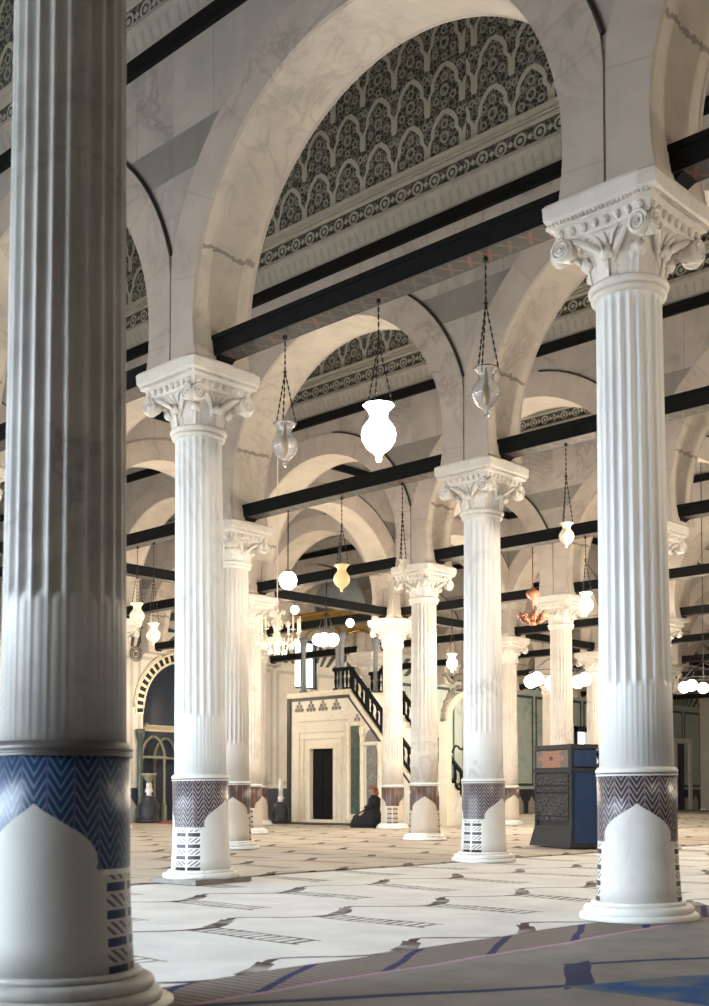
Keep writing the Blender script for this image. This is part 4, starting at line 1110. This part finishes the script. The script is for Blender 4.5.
def mk_fore():
    t = NT('grey_brown_carpet'); v = t.coords(); x, y, z = t.sep(v)
    n = t.noise(v, 2.5, 4); base = t.mix(t.ramp(n, [(.35,0),(.65,1)]), (.27,.255,.25), (.215,.205,.20))
    xw = t.m('ADD', x, t.m('MULTIPLY', t.m('SUBTRACT', t.noise(v, 2, 2), .5), .06))
    # border strip: 5.9 .. 6.42 with fine ribs and slanting blue bars every 1.03 m
    inb = t.m('LESS_THAN', xw, 6.42)
    rib = t.m('GREATER_THAN', t.m('FRACT', t.m('MULTIPLY', y, 14.0)), .5)
    bor = t.mix(rib, (.16,.14,.13), (.26,.23,.215))
    s = t.m('FRACT', t.m('DIVIDE', t.m('ADD', t.m('ADD', y, 100.79), t.m('MULTIPLY', t.m('SUBTRACT', xw, 5.95), 1.8)), 1.03))
    bar = t.m('LESS_THAN', s, .11); bor = t.mix(bar, bor, (.035,.04,.13))
    col = t.mix(inb, base, bor)
    pk = t.m('LESS_THAN', t.m('ABSOLUTE', t.m('SUBTRACT', xw, 6.44)), .025); col = t.mix(pk, col, (.42,.27,.40))
    # blue outline motif near 7.1 .. 7.6
    u = t.m('FRACT', t.m('DIVIDE', t.m('ADD', y, 100.0+2.95), 1.6))
    tgt = t.m('ADD', 7.08, t.m('MULTIPLY', t.m('GREATER_THAN', u, .5), .0))
    lin = lambda x0, y0, k: t.m('SUBTRACT', xw, t.m('ADD', x0, t.m('MULTIPLY', t.m('ADD', y, -y0), k)))
    l1 = t.m('MULTIPLY', t.m('LESS_THAN', t.m('ABSOLUTE', lin(7.07, -4.18, .55)), .05), t.m('LESS_THAN', y, -3.3))
    l2 = t.m('MULTIPLY', t.m('LESS_THAN', t.m('ABSOLUTE', lin(7.14, -2.6, .57)), .045), t.m('GREATER_THAN', y, -2.75))
    l3 = t.m('MULTIPLY', t.m('MULTIPLY', t.m('GREATER_THAN', xw, 7.06), t.m('LESS_THAN', xw, 7.56)), t.m('LESS_THAN', t.m('ABSOLUTE', t.m('ADD', t.m('ADD', y, 2.68), t.m('MULTIPLY', t.m('SUBTRACT', xw, 7.09), 1.5))), .15))
    l4 = t.m('MULTIPLY', t.m('GREATER_THAN', lin(7.54, -3.32, .45), 0), t.m('GREATER_THAN', y, -3.45))
    bl = t.m('MAXIMUM', l1, t.m('MAXIMUM', l2, l3))
    col = t.mix(bl, col, (.03,.045,.12)); col = t.mix(l4, col, t.mix(t.ramp(t.noise(v, 3, 4), [(.4,0),(.62,1)]), (.02,.09,.26), (.12,.15,.20)))
    t.bump(t.noise(v, 90, 2), .3, .004); return t.done(col, .9, 0, .1)
o = carpet(5.9,14.0,-11.9,20,mk_fore(),'worn grey brown carpet with ribbed border and blue bars in the bottom foreground', .02)
M_redc = simple('red_carpet_pile', (.38,.09,.06), .9)
b = MB(); b.box((-22.7,15.6,.021),(-20.4,19.2,.045)); o = b.build('small_rug', M_redc); o['label'] = 'red rug in front of the mihrab'; o['category'] = 'rug'
M_dkc = simple('dark_brown_strip', (.05,.04,.04), .9)
b = MB(); b.box((-19.8,18.3,.0),(-13.2,19.85,.035)); o = b.build('minbar_foot_strip', M_dkc); o['label'] = 'dark brown strip lying along the foot of the minbar'; o['category'] = 'rug'  # thin dark brown strip on the floor beside the minbar

# ------------------------------------------------------------------ light
W = bpy.data.worlds.new('world'); bpy.context.scene.world = W; W.use_nodes = True
nt = W.node_tree; bg = nt.nodes['Background']
tc = nt.nodes.new('ShaderNodeTexCoord'); sp = nt.nodes.new('ShaderNodeSeparateXYZ'); rp = nt.nodes.new('ShaderNodeValToRGB')
nt.links.new(tc.outputs['Generated'], sp.inputs[0]); mr = nt.nodes.new('ShaderNodeMapRange'); mr.inputs[1].default_value = -1; mr.inputs[2].default_value = 1
nt.links.new(sp.outputs[2], mr.inputs[0]); nt.links.new(mr.outputs[0], rp.inputs[0])
e = rp.color_ramp.elements; e[0].position = .47; e[0].color = (.16,.16,.15,1); e[1].position = .52; e[1].color = (.74,.88,1.0,1)
nt.links.new(rp.outputs[0], bg.inputs[0]); bg.inputs[1].default_value = 13.0
sc = bpy.context.scene
sc.view_settings.view_transform = 'Standard'; sc.view_settings.look = 'None'; sc.view_settings.gamma = 1; sc.view_settings.use_curve_mapping = False
sc.view_settings.exposure = 0.35
sc.cycles.max_bounces = 8; sc.cycles.diffuse_bounces = 5; sc.cycles.glossy_bounces = 3; sc.cycles.transmission_bounces = 5
sc.cycles.use_denoising = True; sc.cycles.sample_clamp_indirect = 6
